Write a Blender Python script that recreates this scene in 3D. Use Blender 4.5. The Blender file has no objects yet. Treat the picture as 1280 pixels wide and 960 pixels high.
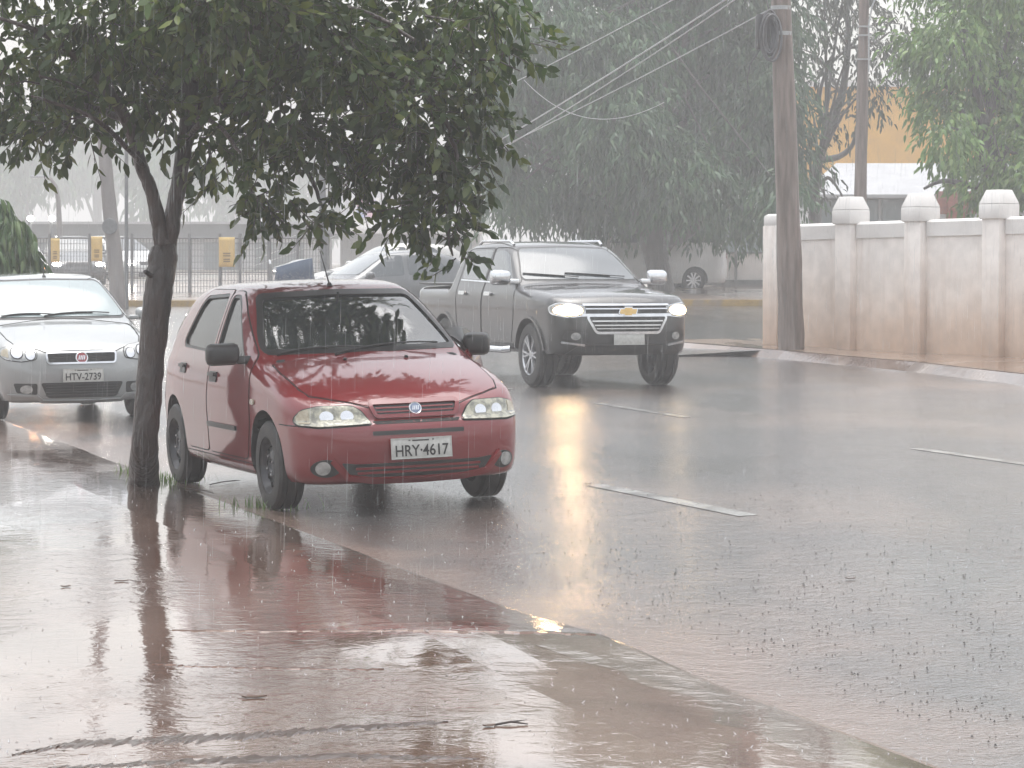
import bpy, bmesh, math, random
import numpy as np
from mathutils import Vector, Matrix
from mathutils.geometry import delaunay_2d_cdt

R = math.radians
random.seed(7)
rng = np.random.default_rng(11)
scene = bpy.context.scene
COL = scene.collection

# ------------------------------------------------------------------ camera geometry
FPX, HZ, CH = 3600.0, 327.0, 1.59
TH = math.atan((480 - HZ) / FPX)
cT, sT = math.cos(TH), math.sin(TH)

def ray(x, y):
    dx = (x - 640) / FPX
    dy = (480 - y) / FPX
    return (dx, cT + dy * sT, -sT + dy * cT)

def P(x, y, D):
    """point seen at photo pixel (x, y), D metres in front of the camera"""
    r = ray(x, y)
    t = D / r[1]
    return Vector((r[0] * t, D, CH + r[2] * t))

# ------------------------------------------------------------------ ground shape
PHI = R(18)
cP, sP = math.cos(PHI), math.sin(PHI)

def nn(X, Y): return X * cP + Y * sP          # across the street
def ss(X, Y): return -X * sP + Y * cP         # along the street
def XY(s, n): return (n * cP - s * sP, n * sP + s * cP)

_pn = [-80, -3, 1.5, 3.3, 4.0, 4.35, 6.8, 10.9, 14.5, 17.0, 17.15, 20, 60]
_pz = [.05, .05, .05, .048, .012, 0, .085, .06, .05, .045, .165, .20, .24]

def rise(Y):
    t = np.asarray(Y, float) - 43.0
    r = .03 * np.log1p(np.exp(np.clip(t / 2.5, -40, 40))) * 2.5
    return 1.45 * (1 - np.exp(-r / 1.45))

def _edge_solve(x, y, z0):
    D = 40.0
    for _ in range(60): D = .5 * D + .5 * (CH - z0 - float(rise(D))) / (CH - P(x, y, 1.0).z)
    p = P(x, y, D); return ss(p.x, p.y), nn(p.x, p.y)
_ke = sorted(_edge_solve(x, y, .05) for x, y in ((1280, 481), (1130, 463), (970, 448), (850, 438)))
_ks = [-60, 10] + [k[0] for k in _ke] + [_ke[-1][0] + 10]
_kn = [_ke[0][1]] * 2 + [k[1] for k in _ke] + [_ke[-1][1]]

def n_right(s): return np.interp(s, _ks, _kn)          # the far kerb

def prof(X, Y):
    n = nn(X, Y); s = ss(X, Y)
    t = np.clip((n - 10.9) / 3.6, 0, 1)
    ne = n + (17.0 - n_right(s)) * t
    z = np.interp(ne, _pn, _pz)
    flat = np.interp(n, [-80, 4, 18, 60], [.06, .05, .07, .10])
    w = np.clip((np.asarray(Y, float) - 46.5) / 3.0, 0, 1)     # the street runs out into a crossing
    glint_lip = .04 * np.exp(-((np.asarray(Y, float) - 11.75) / .60) ** 2 / 2) * np.exp(-((np.asarray(X, float) - .05) / .55) ** 2 / 2)   # driveway lip, its hump shaped to catch the headlamp's glint
    return z * (1 - w) + flat * w + glint_lip

def zg(X, Y):
    return float(prof(X, Y) + rise(Y))

def zgv(X, Y):
    return prof(X, Y) + rise(Y)

def G(x, y, dz=0.0):
    """point of the ground seen at photo pixel (x, y)"""
    lo, hi = 5.0, 140.0
    for _ in range(60):
        m = (lo + hi) / 2
        p = P(x, y, m)
        if p.z > zg(p.x, p.y) + dz: lo = m
        else: hi = m
    p = P(x, y, lo)
    return Vector((p.x, p.y, zg(p.x, p.y) + dz))

def GD(x, D, dz=0.0):
    """point on the ground at photo column x, depth D"""
    X = (x - 640) / FPX * D
    return Vector((X, D, zg(X, D) + dz))

# ------------------------------------------------------------------ materials
def _nodes(name):
    m = bpy.data.materials.new(name)
    m.use_nodes = True
    nt = m.node_tree
    return m, nt, nt.nodes['Principled BSDF']

def N(nt, t, **kw):
    n = nt.nodes.new(t)
    for k, v in kw.items():
        if hasattr(n, k) and not isinstance(v, tuple): setattr(n, k, v)
        else: n.inputs[k].default_value = v
    return n

def inp(n, **kw):
    for k, v in kw.items(): n.inputs[k.replace('_', ' ')].default_value = v
    return n

def mat(name, col, col2=None, scale=6.0, rough=.5, metal=0.0, bump=0.0, bscale=40.0, coat=0.0, spec=.5,
        emis=None, estr=0.0, rough2=None, detail=6.0, bdist=.01, stretch=None, contrast=(.35, .65)):
    m, nt, b = _nodes(name)
    L = nt.links.new
    col2 = col2 or tuple(c * .82 for c in col)
    tc = nt.nodes.new('ShaderNodeTexCoord')
    mp = nt.nodes.new('ShaderNodeMapping')
    if stretch: mp.inputs['Scale'].default_value = stretch
    L(tc.outputs['Object'], mp.inputs['Vector'])
    nz = nt.nodes.new('ShaderNodeTexNoise')
    nz.inputs['Scale'].default_value = scale; nz.inputs['Detail'].default_value = detail
    L(mp.outputs['Vector'], nz.inputs['Vector'])
    mr = nt.nodes.new('ShaderNodeMapRange')
    mr.inputs['From Min'].default_value = contrast[0]; mr.inputs['From Max'].default_value = contrast[1]
    L(nz.outputs['Fac'], mr.inputs['Value'])
    mx = nt.nodes.new('ShaderNodeMix'); mx.data_type = 'RGBA'
    mx.inputs[6].default_value = (*col, 1); mx.inputs[7].default_value = (*col2, 1)
    L(mr.outputs['Result'], mx.inputs[0]); L(mx.outputs[2], b.inputs['Base Color'])
    b.inputs['Roughness'].default_value = rough
    b.inputs['Metallic'].default_value = metal
    b.inputs['Specular IOR Level'].default_value = spec
    b.inputs['Coat Weight'].default_value = coat
    b.inputs['Coat Roughness'].default_value = .04
    if rough2 is not None:
        r2 = nt.nodes.new('ShaderNodeMapRange')
        r2.inputs['To Min'].default_value = rough; r2.inputs['To Max'].default_value = rough2
        L(mr.outputs['Result'], r2.inputs['Value']); L(r2.outputs['Result'], b.inputs['Roughness'])
    if bump:
        n2 = nt.nodes.new('ShaderNodeTexNoise'); n2.inputs['Scale'].default_value = bscale; n2.inputs['Detail'].default_value = 4
        L(mp.outputs['Vector'], n2.inputs['Vector'])
        bp = nt.nodes.new('ShaderNodeBump'); bp.inputs['Strength'].default_value = bump; bp.inputs['Distance'].default_value = bdist
        L(n2.outputs['Fac'], bp.inputs['Height']); L(bp.outputs['Normal'], b.inputs['Normal'])
        if coat: L(bp.outputs['Normal'], b.inputs['Coat Normal'])
    if emis:
        b.inputs['Emission Color'].default_value = (*emis, 1); b.inputs['Emission Strength'].default_value = estr
    return m

def glass_mat(name, tint, fog=.04, fogcol=(.5, .56, .56), refl=1.0, rough=.02, bump=.0):
    """car glass: tinted see-through, mirror reflections, a thin film of mist inside"""
    m, nt, b = _nodes(name)
    nt.nodes.remove(b)
    L = nt.links.new
    out = nt.nodes['Material Output']
    tr = nt.nodes.new('ShaderNodeBsdfTransparent'); tr.inputs[0].default_value = (*tint, 1)
    df = nt.nodes.new('ShaderNodeBsdfDiffuse'); df.inputs[0].default_value = (*fogcol, 1)
    tc = nt.nodes.new('ShaderNodeTexCoord')
    nz = nt.nodes.new('ShaderNodeTexNoise'); nz.inputs['Scale'].default_value = 5; L(tc.outputs['Object'], nz.inputs['Vector'])
    mu = nt.nodes.new('ShaderNodeMapRange'); mu.inputs['From Min'].default_value = .3; mu.inputs['From Max'].default_value = .7
    mu.inputs['To Min'].default_value = fog * .6; mu.inputs['To Max'].default_value = min(1, fog * 1.4)
    L(nz.outputs['Fac'], mu.inputs['Value'])
    m1 = nt.nodes.new('ShaderNodeMixShader'); L(mu.outputs['Result'], m1.inputs[0]); L(tr.outputs[0], m1.inputs[1]); L(df.outputs[0], m1.inputs[2])
    gl = nt.nodes.new('ShaderNodeBsdfGlossy'); gl.inputs['Roughness'].default_value = rough
    fr = nt.nodes.new('ShaderNodeFresnel'); fr.inputs['IOR'].default_value = 1.6
    mm = nt.nodes.new('ShaderNodeMath'); mm.operation = 'MULTIPLY'; mm.inputs[1].default_value = refl; mm.use_clamp = True
    L(fr.outputs[0], mm.inputs[0])
    m2 = nt.nodes.new('ShaderNodeMixShader'); L(mm.outputs[0], m2.inputs[0]); L(m1.outputs[0], m2.inputs[1]); L(gl.outputs[0], m2.inputs[2])
    if bump:
        n2 = nt.nodes.new('ShaderNodeTexNoise'); n2.inputs['Scale'].default_value = 22; n2.inputs['Detail'].default_value = 5
        L(tc.outputs['Object'], n2.inputs['Vector'])
        bp = nt.nodes.new('ShaderNodeBump'); bp.inputs['Strength'].default_value = bump; bp.inputs['Distance'].default_value = .01
        L(n2.outputs['Fac'], bp.inputs['Height']); L(bp.outputs['Normal'], gl.inputs['Normal'])
    L(m2.outputs[0], out.inputs['Surface'])
    return m

# ------------------------------------------------------------------ mesh building
class MB:
    def __init__(s):
        s.v = []; s.f = []; s.m = []; s.M = Matrix.Identity(4)
    def add(s, vs, fs, mi=0):
        o = len(s.v)
        s.v += [tuple(s.M @ Vector(p)) for p in vs]
        s.f += [tuple(i + o for i in f) for f in fs]
        s.m += [mi] * len(fs)
        return s
    def box(s, c, d, mi=0, rot=None, bev=0.0, taper=1.0):
        x, y, z = d[0] / 2, d[1] / 2, d[2] / 2
        if bev <= 0:
            vs = [(-x, -y, -z), (x, -y, -z), (x, y, -z), (-x, y, -z)] + [(q[0] * taper, q[1] * taper, z) for q in [(-x, -y), (x, -y), (x, y), (-x, y)]]
            fs = [(3, 2, 1, 0), (4, 5, 6, 7), (0, 1, 5, 4), (1, 2, 6, 5), (2, 3, 7, 6), (3, 0, 4, 7)]
        else:
            bm = bmesh.new(); bmesh.ops.create_cube(bm, size=1)
            for v in bm.verts:
                k = taper if v.co.z > 0 else 1
                v.co = Vector((v.co.x * d[0] * k, v.co.y * d[1] * k, v.co.z * d[2]))
            bmesh.ops.bevel(bm, geom=bm.edges[:], offset=bev, segments=2, affect='EDGES', profile=.5)
            bm.verts.index_update()
            vs = [tuple(v.co) for v in bm.verts]; fs = [tuple(v.index for v in f.verts) for f in bm.faces]; bm.free()
        m = Matrix.Translation(c) @ (rot.to_4x4() if rot is not None else Matrix.Identity(4))
        return s.add([m @ Vector(p) for p in vs], fs, mi)
    def tube(s, pts, rad, n=8, mi=0, cap=True):
        pts = [Vector(p) for p in pts]
        if not hasattr(rad, '__len__'): rad = [rad] * len(pts)
        vs = []; fs = []; prev = None
        for i, p in enumerate(pts):
            t = (pts[min(i + 1, len(pts) - 1)] - pts[max(i - 1, 0)]).normalized()
            if prev is None:
                a = Vector((0, 0, 1)) if abs(t.z) < .9 else Vector((1, 0, 0))
                u = t.cross(a).normalized()
            else:
                u = (prev - t * prev.dot(t)).normalized()
            prev = u; w = t.cross(u)
            for k in range(n):
                q = 2 * math.pi * k / n
                vs.append(p + (u * math.cos(q) + w * math.sin(q)) * rad[i])
        for i in range(len(pts) - 1):
            for k in range(n):
                fs.append((i * n + k, i * n + (k + 1) % n, (i + 1) * n + (k + 1) % n, (i + 1) * n + k))
        if cap:
            fs.append(tuple(range(n - 1, -1, -1))); fs.append(tuple((len(pts) - 1) * n + k for k in range(n)))
        return s.add(vs, fs, mi)
    def lathe(s, prof_, n=24, axis='Y', c=(0, 0, 0), mi=0, closed=False):
        """prof_: (along axis, radius)"""
        vs = []; fs = []; K = len(prof_)
        for k in range(n):
            q = 2 * math.pi * k / n
            for a, r in prof_:
                u, w = r * math.cos(q), r * math.sin(q)
                if axis == 'Y': vs.append((c[0] + u, c[1] + a, c[2] + w))
                elif axis == 'Z': vs.append((c[0] + u, c[1] + w, c[2] + a))
                else: vs.append((c[0] + a, c[1] + u, c[2] + w))
        for k in range(n):
            k2 = (k + 1) % n
            for i in range(K if closed else K - 1):
                j = (i + 1) % K
                fs.append((k * K + i, k2 * K + i, k2 * K + j, k * K + j))
        return s.add(vs, fs, mi)
    def prism(s, poly, a0, a1, axis='Y', mi=0):
        n = len(poly)
        def q(p, a):
            if axis == 'Y': return (p[0], a, p[1])
            if axis == 'X': return (a, p[0], p[1])
            return (p[0], p[1], a)
        vs = [q(p, a0) for p in poly] + [q(p, a1) for p in poly]
        fs = [tuple(range(n)), tuple(range(2 * n - 1, n - 1, -1))]
        fs += [(i, n + i, n + (i + 1) % n, (i + 1) % n) for i in range(n)]
        return s.add(vs, fs, mi)
    def ball(s, c, r, n=10, mi=0):
        r = r if hasattr(r, '__len__') else (r, r, r)
        vs = [(c[0], c[1], c[2] - r[2])]; fs = []
        K = max(4, n // 2)
        for i in range(1, K):
            a = -math.pi / 2 + math.pi * i / K
            for k in range(n):
                q = 2 * math.pi * k / n
                vs.append((c[0] + r[0] * math.cos(a) * math.cos(q), c[1] + r[1] * math.cos(a) * math.sin(q), c[2] + r[2] * math.sin(a)))
        vs.append((c[0], c[1], c[2] + r[2])); T = len(vs) - 1
        for k in range(n):
            k2 = (k + 1) % n
            fs.append((0, 1 + k2, 1 + k)); fs.append((T, 1 + (K - 2) * n + k, 1 + (K - 2) * n + k2))
            for i in range(K - 2):
                fs.append((1 + i * n + k, 1 + i * n + k2, 1 + (i + 1) * n + k2, 1 + (i + 1) * n + k))
        return s.add(vs, fs, mi)
    def build(s, name, mats, parent=None, smooth=35, fix=True):
        me = bpy.data.meshes.new(name)
        me.from_pydata(s.v, [], s.f)
        return finish(me, name, mats, parent, smooth, s.m, fix)

def finish(me, name, mats, parent=None, smooth=35, mi=None, fix=True):
    mats = mats if isinstance(mats, (list, tuple)) else [mats]
    for m in mats: me.materials.append(m)
    if mi: me.polygons.foreach_set('material_index', mi)
    if fix:
        bm = bmesh.new(); bm.from_mesh(me); bmesh.ops.recalc_face_normals(bm, faces=bm.faces[:]); bm.to_mesh(me); bm.free()
    if smooth:
        me.polygons.foreach_set('use_smooth', [True] * len(me.polygons))
        me.update()
        me.set_sharp_from_angle(angle=R(smooth))
    me.update()
    o = bpy.data.objects.new(name, me)
    COL.objects.link(o)
    if parent: o.parent = parent
    return o

def tag(o, label=None, cat=None, group=None, kind=None):
    if label: o['label'] = label
    if cat: o['category'] = cat
    if group: o['group'] = group
    if kind: o['kind'] = kind
    return o

def empty(name, loc=(0, 0, 0), rz=0.0, label=None, cat=None, group=None):
    o = bpy.data.objects.new(name, None)
    o.empty_display_size = .2
    COL.objects.link(o)
    o.location = loc; o.rotation_euler = (0, 0, rz)
    return tag(o, label, cat, group)

def text_part(txt, size, mat_, parent, M, name='lettering', ext=.002, sx=1.0):
    cu = bpy.data.curves.new(name, 'FONT'); cu.body = txt; cu.size = size; cu.extrude = ext
    cu.align_x = 'CENTER'; cu.align_y = 'CENTER'; cu.offset = size * .012
    t = bpy.data.objects.new(name, cu); COL.objects.link(t)
    bpy.context.view_layer.update()
    me = bpy.data.meshes.new_from_object(t.evaluated_get(bpy.context.evaluated_depsgraph_get()))
    bpy.data.objects.remove(t)
    for v in me.vertices: v.co.x *= sx
    me.transform(M); me.name = name
    me.materials.clear()
    return finish(me, name, mat_, parent, 0, fix=False)

# ------------------------------------------------------------------ 2-D outlines
def rpoly(pts, r=.03, n=4):
    out = []; K = len(pts)
    for i in range(K):
        a, b, c = Vector(pts[i - 1]), Vector(pts[i]), Vector(pts[(i + 1) % K])
        d1, d2 = (a - b), (c - b)
        q = min(r, d1.length * .45, d2.length * .45)
        p1, p2 = b + d1.normalized() * q, b + d2.normalized() * q
        for k in range(n + 1):
            t = k / n
            p = p1 * (1 - t) ** 2 + b * 2 * t * (1 - t) + p2 * t * t
            out.append((p.x, p.y))
    return out

def dens(poly, step):
    out = []; K = len(poly)
    for i in range(K):
        a, b = Vector(poly[i]), Vector(poly[(i + 1) % K])
        m = max(1, int(math.ceil((b - a).length / step)))
        for k in range(m):
            p = a.lerp(b, k / m); out.append((p.x, p.y))
    return out

def area(poly): return .5 * sum(poly[i - 1][0] * poly[i][1] - poly[i][0] * poly[i - 1][1] for i in range(len(poly)))

def grow(poly, d):
    if area(poly) < 0: poly = poly[::-1]
    out = []; K = len(poly)
    for i in range(K):
        a, b, c = Vector(poly[i - 1]), Vector(poly[i]), Vector(poly[(i + 1) % K])
        e1, e2 = (b - a), (c - b)
        if e1.length < 1e-9: e1 = e2
        if e2.length < 1e-9: e2 = e1
        n1 = Vector((e1.y, -e1.x)).normalized(); n2 = Vector((e2.y, -e2.x)).normalized()
        m = (n1 + n2)
        m = m.normalized() if m.length > 1e-6 else n1
        k = d / max(.5, m.dot(n1))
        out.append((b.x + m.x * k, b.y + m.y * k))
    return out

def inside(px, py, poly):
    c = np.zeros(px.shape, bool); K = len(poly); j = K - 1
    for i in range(K):
        xi, yi = poly[i]; xj, yj = poly[j]
        t = ((yi > py) != (yj > py))
        with np.errstate(divide='ignore', invalid='ignore'):
            c ^= t & (px < (xj - xi) * (py - yi) / ((yj - yi) if yj != yi else 1e-12) + xi)
        j = i
    return c

def fill2d(poly, holes=(), step=.04):
    loops = [dens(poly, step)] + [dens(h, step) for h in holes]
    vs = []; ed = []
    for lp in loops:
        o = len(vs); vs += lp; ed += [(o + i, o + (i + 1) % len(lp)) for i in range(len(lp))]
    a = np.array(vs)
    gx, gy = np.meshgrid(np.arange(a[:, 0].min() + step * .5, a[:, 0].max(), step), np.arange(a[:, 1].min() + step * .5, a[:, 1].max(), step))
    gx, gy = gx.ravel(), gy.ravel()
    ok = inside(gx, gy, loops[0])
    for h in loops[1:]: ok &= ~inside(gx, gy, h)
    gx, gy = gx[ok], gy[ok]
    if len(gx):
        d = np.min((gx[:, None] - a[None, :, 0]) ** 2 + (gy[:, None] - a[None, :, 1]) ** 2, axis=1)
        k = d > (step * .45) ** 2
        vs = vs + list(zip(gx[k], gy[k]))
    r = delaunay_2d_cdt([Vector(p) for p in vs], ed, [], 0, 1e-7)
    V = np.array([tuple(p) for p in r[0]]); F = [f for f in r[2] if len(f) >= 3]
    cx = np.array([V[list(f)].mean(axis=0) for f in F])
    ok = inside(cx[:, 0], cx[:, 1], loops[0])
    for h in loops[1:]: ok &= ~inside(cx[:, 0], cx[:, 1], h)
    return V, [f for f, k in zip(F, ok) if k]

class Curve:
    """monotone cubic through points"""
    def __init__(s, pts):
        p = np.array(sorted(pts), float); s.x, s.y = p[:, 0], p[:, 1]
        h = np.diff(s.x); d = np.diff(s.y) / h
        m = np.zeros_like(s.y); m[0], m[-1] = d[0], d[-1]
        for i in range(1, len(d)):
            if d[i - 1] * d[i] > 0:
                w1, w2 = 2 * h[i] + h[i - 1], h[i] + 2 * h[i - 1]
                m[i] = (w1 + w2) / (w1 / d[i - 1] + w2 / d[i])
        s.m = m
    def __call__(s, q):
        q = np.clip(q, s.x[0], s.x[-1]); i = np.clip(np.searchsorted(s.x, q) - 1, 0, len(s.x) - 2)
        h = s.x[i + 1] - s.x[i]; t = (q - s.x[i]) / h
        return ((1 + 2 * t) * (1 - t) ** 2 * s.y[i] + t * (1 - t) ** 2 * h * s.m[i] + t * t * (3 - 2 * t) * s.y[i + 1] + t * t * (t - 1) * h * s.m[i + 1])

def smax(a, b, k):
    h = np.maximum(k - np.abs(a - b), 0)
    return np.maximum(a, b) + h * h / (4 * k)

# ------------------------------------------------------------------ car hulls as smooth implicit solids
class Hull:
    def __init__(s, top, wx, wz, fz, rz, zb=.19, bow=.12, crown=.06, cf=(.16, .75), cr=(.10, .6), spine=(-2.5, .2, .65), ks=.10, ke=.09):
        s.top, s.wx, s.wz, s.fz, s.rz = Curve(top), Curve(wx), Curve(wz), Curve(fz), Curve(rz)
        s.zb, s.bow, s.crown, s.cf, s.cr, s.spine, s.ks, s.ke = zb, bow, crown, cf, cr, spine, ks, ke
    def f(s, x, y, z):
        y2 = y * y; xx = x + s.bow * y2
        t = s.top(xx); sl = (s.top(xx + .01) - s.top(xx - .01)) / .02
        A = (z - t + s.crown * y2) / np.sqrt(1 + sl * sl)
        B = np.abs(y) - (s.wx(x) + s.wz(z))
        C = x - (s.fz(z) - s.cf[0] * y2 - s.cf[1] * y2 ** 3)
        D = (s.rz(z) + s.cr[0] * y2 + s.cr[1] * y2 ** 3) - x
        r = smax(A, B, s.ks)
        r = smax(r, C, s.ke); r = smax(r, D, s.ke)
        return smax(r, s.zb - z, .05)
    def grad(s, p, e=.004):
        x, y, z = p.T
        g = np.stack([s.f(x + e, y, z) - s.f(x - e, y, z), s.f(x, y + e, z) - s.f(x, y - e, z), s.f(x, y, z + e) - s.f(x, y, z - e)], 1)
        return g / np.maximum(np.linalg.norm(g, axis=1, keepdims=True), 1e-9)
    def cast(s, o, d, tmax=2.5, fn=None):
        fn = fn or s.f
        lo = np.zeros(len(o)); hi = np.full(len(o), tmax)
        for _ in range(34):
            m = (lo + hi) / 2; p = o + d * m[:, None]
            ins = fn(p[:, 0], p[:, 1], p[:, 2]) < 0
            lo = np.where(ins, m, lo); hi = np.where(ins, hi, m)
        return o + d * lo[:, None]
    def mesh(s, nc=(24, 90, 44), na=120, fn=None, spine=None):
        x0, x1, z0 = spine or s.spine
        O = []; Dd = []
        ang = 2 * math.pi * np.arange(na) / na
        rings = []
        for k in range(1, nc[0]): rings.append((x0, -math.pi / 2 * (1 - k / nc[0])))
        for k in range(nc[1] + 1): rings.append((x0 + (x1 - x0) * k / nc[1], 0.0))
        for k in range(1, nc[2]): rings.append((x1, math.pi / 2 * k / nc[2]))
        for xr, ph in rings:
            for a in ang:
                O.append((xr, 0, z0)); Dd.append((math.sin(ph), math.cos(ph) * math.cos(a), math.cos(ph) * math.sin(a)))
        O += [(x0, 0, z0), (x1, 0, z0)]; Dd += [(-1, 0, 0), (1, 0, 0)]
        V = s.cast(np.array(O, float), np.array(Dd, float), 3.5, fn)
        F = []; K = len(rings)
        for i in range(K - 1):
            for k in range(na):
                k2 = (k + 1) % na
                F.append((i * na + k, i * na + k2, (i + 1) * na + k2, (i + 1) * na + k))
        e0, e1 = K * na, K * na + 1
        for k in range(na):
            k2 = (k + 1) % na
            F.append((e0, k2, k)); F.append((e1, (K - 1) * na + k, (K - 1) * na + k2))
        return V, F
    def on(s, uv, axis, sign=1, start=None):
        uv = np.asarray(uv, float); u, v = uv[:, 0], uv[:, 1]; n = len(u); z = np.zeros(n)
        if axis == 'y': o = np.stack([u, z, v], 1); d = np.tile([0, sign, 0], (n, 1))
        elif axis == 'x': o = np.stack([z + (start if start is not None else 0), u, v], 1); d = np.tile([sign, 0, 0], (n, 1))
        else: o = np.stack([u, v, z + (start if start is not None else .5)], 1); d = np.tile([0, 0, 1], (n, 1))
        return s.cast(o, d.astype(float), 2.2)
    def patch(s, name, mats, parent, poly, axis, sign=1, start=None, holes=(), off=.003, thick=.006, step=.04, smooth=40, back=None):
        V2, F = fill2d(poly, holes, step)
        p = s.on(V2, axis, sign, start); g = s.grad(p)
        a = p + g * off; b = p + g * (off - thick)
        return solid_sheet(name, mats, parent, a, b, F, smooth)
    def line(s, name, m, parent, pts, axis, sign=1, start=None, w=.006, off=.001, closed=False):
        """a thin dark seam following the hull"""
        q = [Vector(p) for p in pts]
        d = []
        for i in range(len(q) if closed else len(q) - 1):
            a, b = q[i], q[(i + 1) % len(q)]; k = max(1, int((b - a).length / .04))
            d += [a.lerp(b, j / k) for j in range(k)]
        if not closed: d.append(q[-1])
        p = s.on([(v.x, v.y) for v in d], axis, sign, start); g = s.grad(p); p = p + g * off
        if closed: p = np.vstack([p, p[:1]])
        mb = MB(); mb.tube([Vector(x) for x in p], w / 2, 5)
        return mb.build(name, m, parent)

def solid_sheet(name, mats, parent, a, b, F, smooth=40):
    n = len(a)
    cnt = {}
    for f in F:
        for i in range(len(f)):
            e = (f[i], f[(i + 1) % len(f)]); cnt[e] = cnt.get(e, 0) + 1
    fs = [tuple(f) for f in F] + [tuple(i + n for i in f[::-1]) for f in F]
    for (i, j) in cnt:
        if (j, i) not in cnt: fs.append((j, i, i + n, j + n))
    me = bpy.data.meshes.new(name)
    me.from_pydata([tuple(p) for p in np.vstack([a, b])], [], fs)
    return finish(me, name, mats, parent, smooth)

def boolean(obj, cutter, op='DIFFERENCE'):
    md = obj.modifiers.new('b', 'BOOLEAN'); md.operation = op; md.object = cutter; md.solver = 'EXACT'
    try: md.material_mode = 'TRANSFER'
    except Exception: pass
    bpy.context.view_layer.update()
    me = bpy.data.meshes.new_from_object(obj.evaluated_get(bpy.context.evaluated_depsgraph_get()))
    obj.modifiers.clear()
    old = obj.data; obj.data = me
    bpy.data.meshes.remove(old)
    c = cutter.data; bpy.data.objects.remove(cutter); bpy.data.meshes.remove(c)
# ------------------------------------------------------------------ car materials
M = {}
def carpaint(name, c, c2, metal=0.0, rough=.32, bump=.06):
    m = mat(name, c, c2, scale=2.2, rough=rough + .1, metal=metal, coat=1.0, bump=bump, bscale=70, bdist=.004, contrast=(.3, .7), spec=.25)
    m.node_tree.nodes['Principled BSDF'].inputs['Coat IOR'].default_value = 1.65
    return m
M['red'] = carpaint('red_paint', (.175, .0016, .0045), (.145, .0014, .004), 0.0, bump=.035)
M['silver'] = carpaint('silver_paint', (.31, .32, .32), (.27, .28, .28), .35, .35)
M['graphite'] = carpaint('graphite_paint', (.028, .027, .028), (.022, .021, .022), .2, .35)
M['white'] = carpaint('white_paint', (.7, .7, .7), (.62, .62, .62))
M['pale'] = carpaint('champagne_paint', (.45, .44, .42), (.4, .39, .37), .3)
M['greycar'] = carpaint('grey_paint', (.10, .105, .11), (.08, .085, .09), .3)
M['blue'] = carpaint('blue_paint', (.05, .09, .16), (.04, .07, .13), .2)
M['dark'] = mat('black_plastic', (.014, .014, .015), (.022, .022, .022), 9, .38, bump=.05, bscale=60)
M['well'] = mat('wheel_well_lining', (.010, .010, .010), (.016, .015, .014), 8, .8)
M['seam'] = mat('panel_gap', (.006, .005, .005), (.01, .008, .008), 8, .7)
M['rubber'] = mat('tyre_rubber', (.014, .014, .015), (.028, .026, .024), 14, .55, bump=.2, bscale=90)
M['steel'] = mat('dark_steel_wheel', (.030, .032, .036), (.05, .05, .055), 10, .3, metal=.5)
M['alloy'] = mat('silver_wheel', (.62, .63, .65), (.5, .5, .52), 8, .25, metal=.8)
M['hole'] = mat('wheel_opening', (.006, .006, .006), (.01, .01, .01), 8, .8)
M['chrome'] = mat('chrome', (.72, .73, .75), (.62, .63, .65), 8, .12, metal=1.0)
M['lens'] = mat('headlight_lens', (.36, .35, .27), (.15, .15, .12), 26, .14, metal=.15, coat=1, bump=.35, bscale=60, bdist=.01, contrast=(.4, .6))
M['lens_clear'] = mat('clear_headlight_lens', (.42, .43, .42), (.22, .23, .23), 16, .12, metal=.3, coat=1, bump=.2, bscale=40)
M['amber'] = mat('indicator_lens', (.40, .36, .27), (.30, .26, .18), 30, .2, coat=1, bump=.3, bscale=80)
M['tail'] = mat('tail_light_lens', (.30, .01, .01), (.2, .01, .01), 20, .2, coat=1)
M['plate'] = mat('grey_licence_plate', (.50, .50, .48), (.40, .40, .38), 30, .35, bump=.1, bscale=60)
M['ink'] = mat('black_lettering', (.012, .012, .012), (.02, .02, .02), 10, .5)
M['seat'] = mat('seat_fabric', (.030, .034, .036), (.02, .022, .024), 20, .9)
M['trim'] = mat('interior_trim', (.020, .022, .023), (.03, .032, .033), 20, .7)
M['beige'] = mat('door_card', (.05, .05, .05), (.04, .04, .04), 20, .8)
M['wglass'] = glass_mat('windscreen_glass', (.70, .84, .81), fog=.06, fogcol=(.46, .56, .55), refl=2.2, bump=.05)
M['sglass'] = glass_mat('side_window_glass', (.60, .68, .66), fog=.14, fogcol=(.40, .43, .42), refl=1.1, bump=.15)
M['tealglass'] = mat('fogged_sky_windscreen', (.19, .235, .24), (.22, .27, .275), 3, .08, spec=.7, coat=1, bump=.08, bscale=40)  # pale teal base holds the sky's reflection as well as the fogging
M['dkglass'] = mat('tinted_glass', (.035, .045, .05), (.05, .06, .065), 3, .06, spec=.7, coat=1, bump=.1, bscale=40)
M['badge_red'] = mat('red_enamel', (.25, .01, .02), (.2, .01, .015), 20, .2, coat=1)
M['badge_blue'] = mat('blue_enamel', (.16, .20, .30), (.12, .16, .25), 20, .2, coat=1)
M['gold'] = mat('gold_enamel', (.62, .40, .12), (.52, .34, .10), 20, .25, metal=.5, coat=1)
M['lamp_on'] = mat('lit_headlamp', (.9, .8, .6), (.9, .78, .55), 20, .2, emis=(1, .66, .33), estr=32)
M['lamp_dim'] = mat('dipped_headlamp', (.9, .8, .6), (.9, .78, .55), 20, .2, emis=(1, .72, .40), estr=8)
M['lamp_far'] = mat('lit_far_headlamp', (.9, .85, .8), (.9, .85, .8), 20, .2, emis=(1, .92, .82), estr=36)
M['lamp_amber'] = mat('lit_amber_lamp', (.9, .5, .2), (.9, .5, .2), 20, .2, emis=(1, .42, .16), estr=30)

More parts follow.
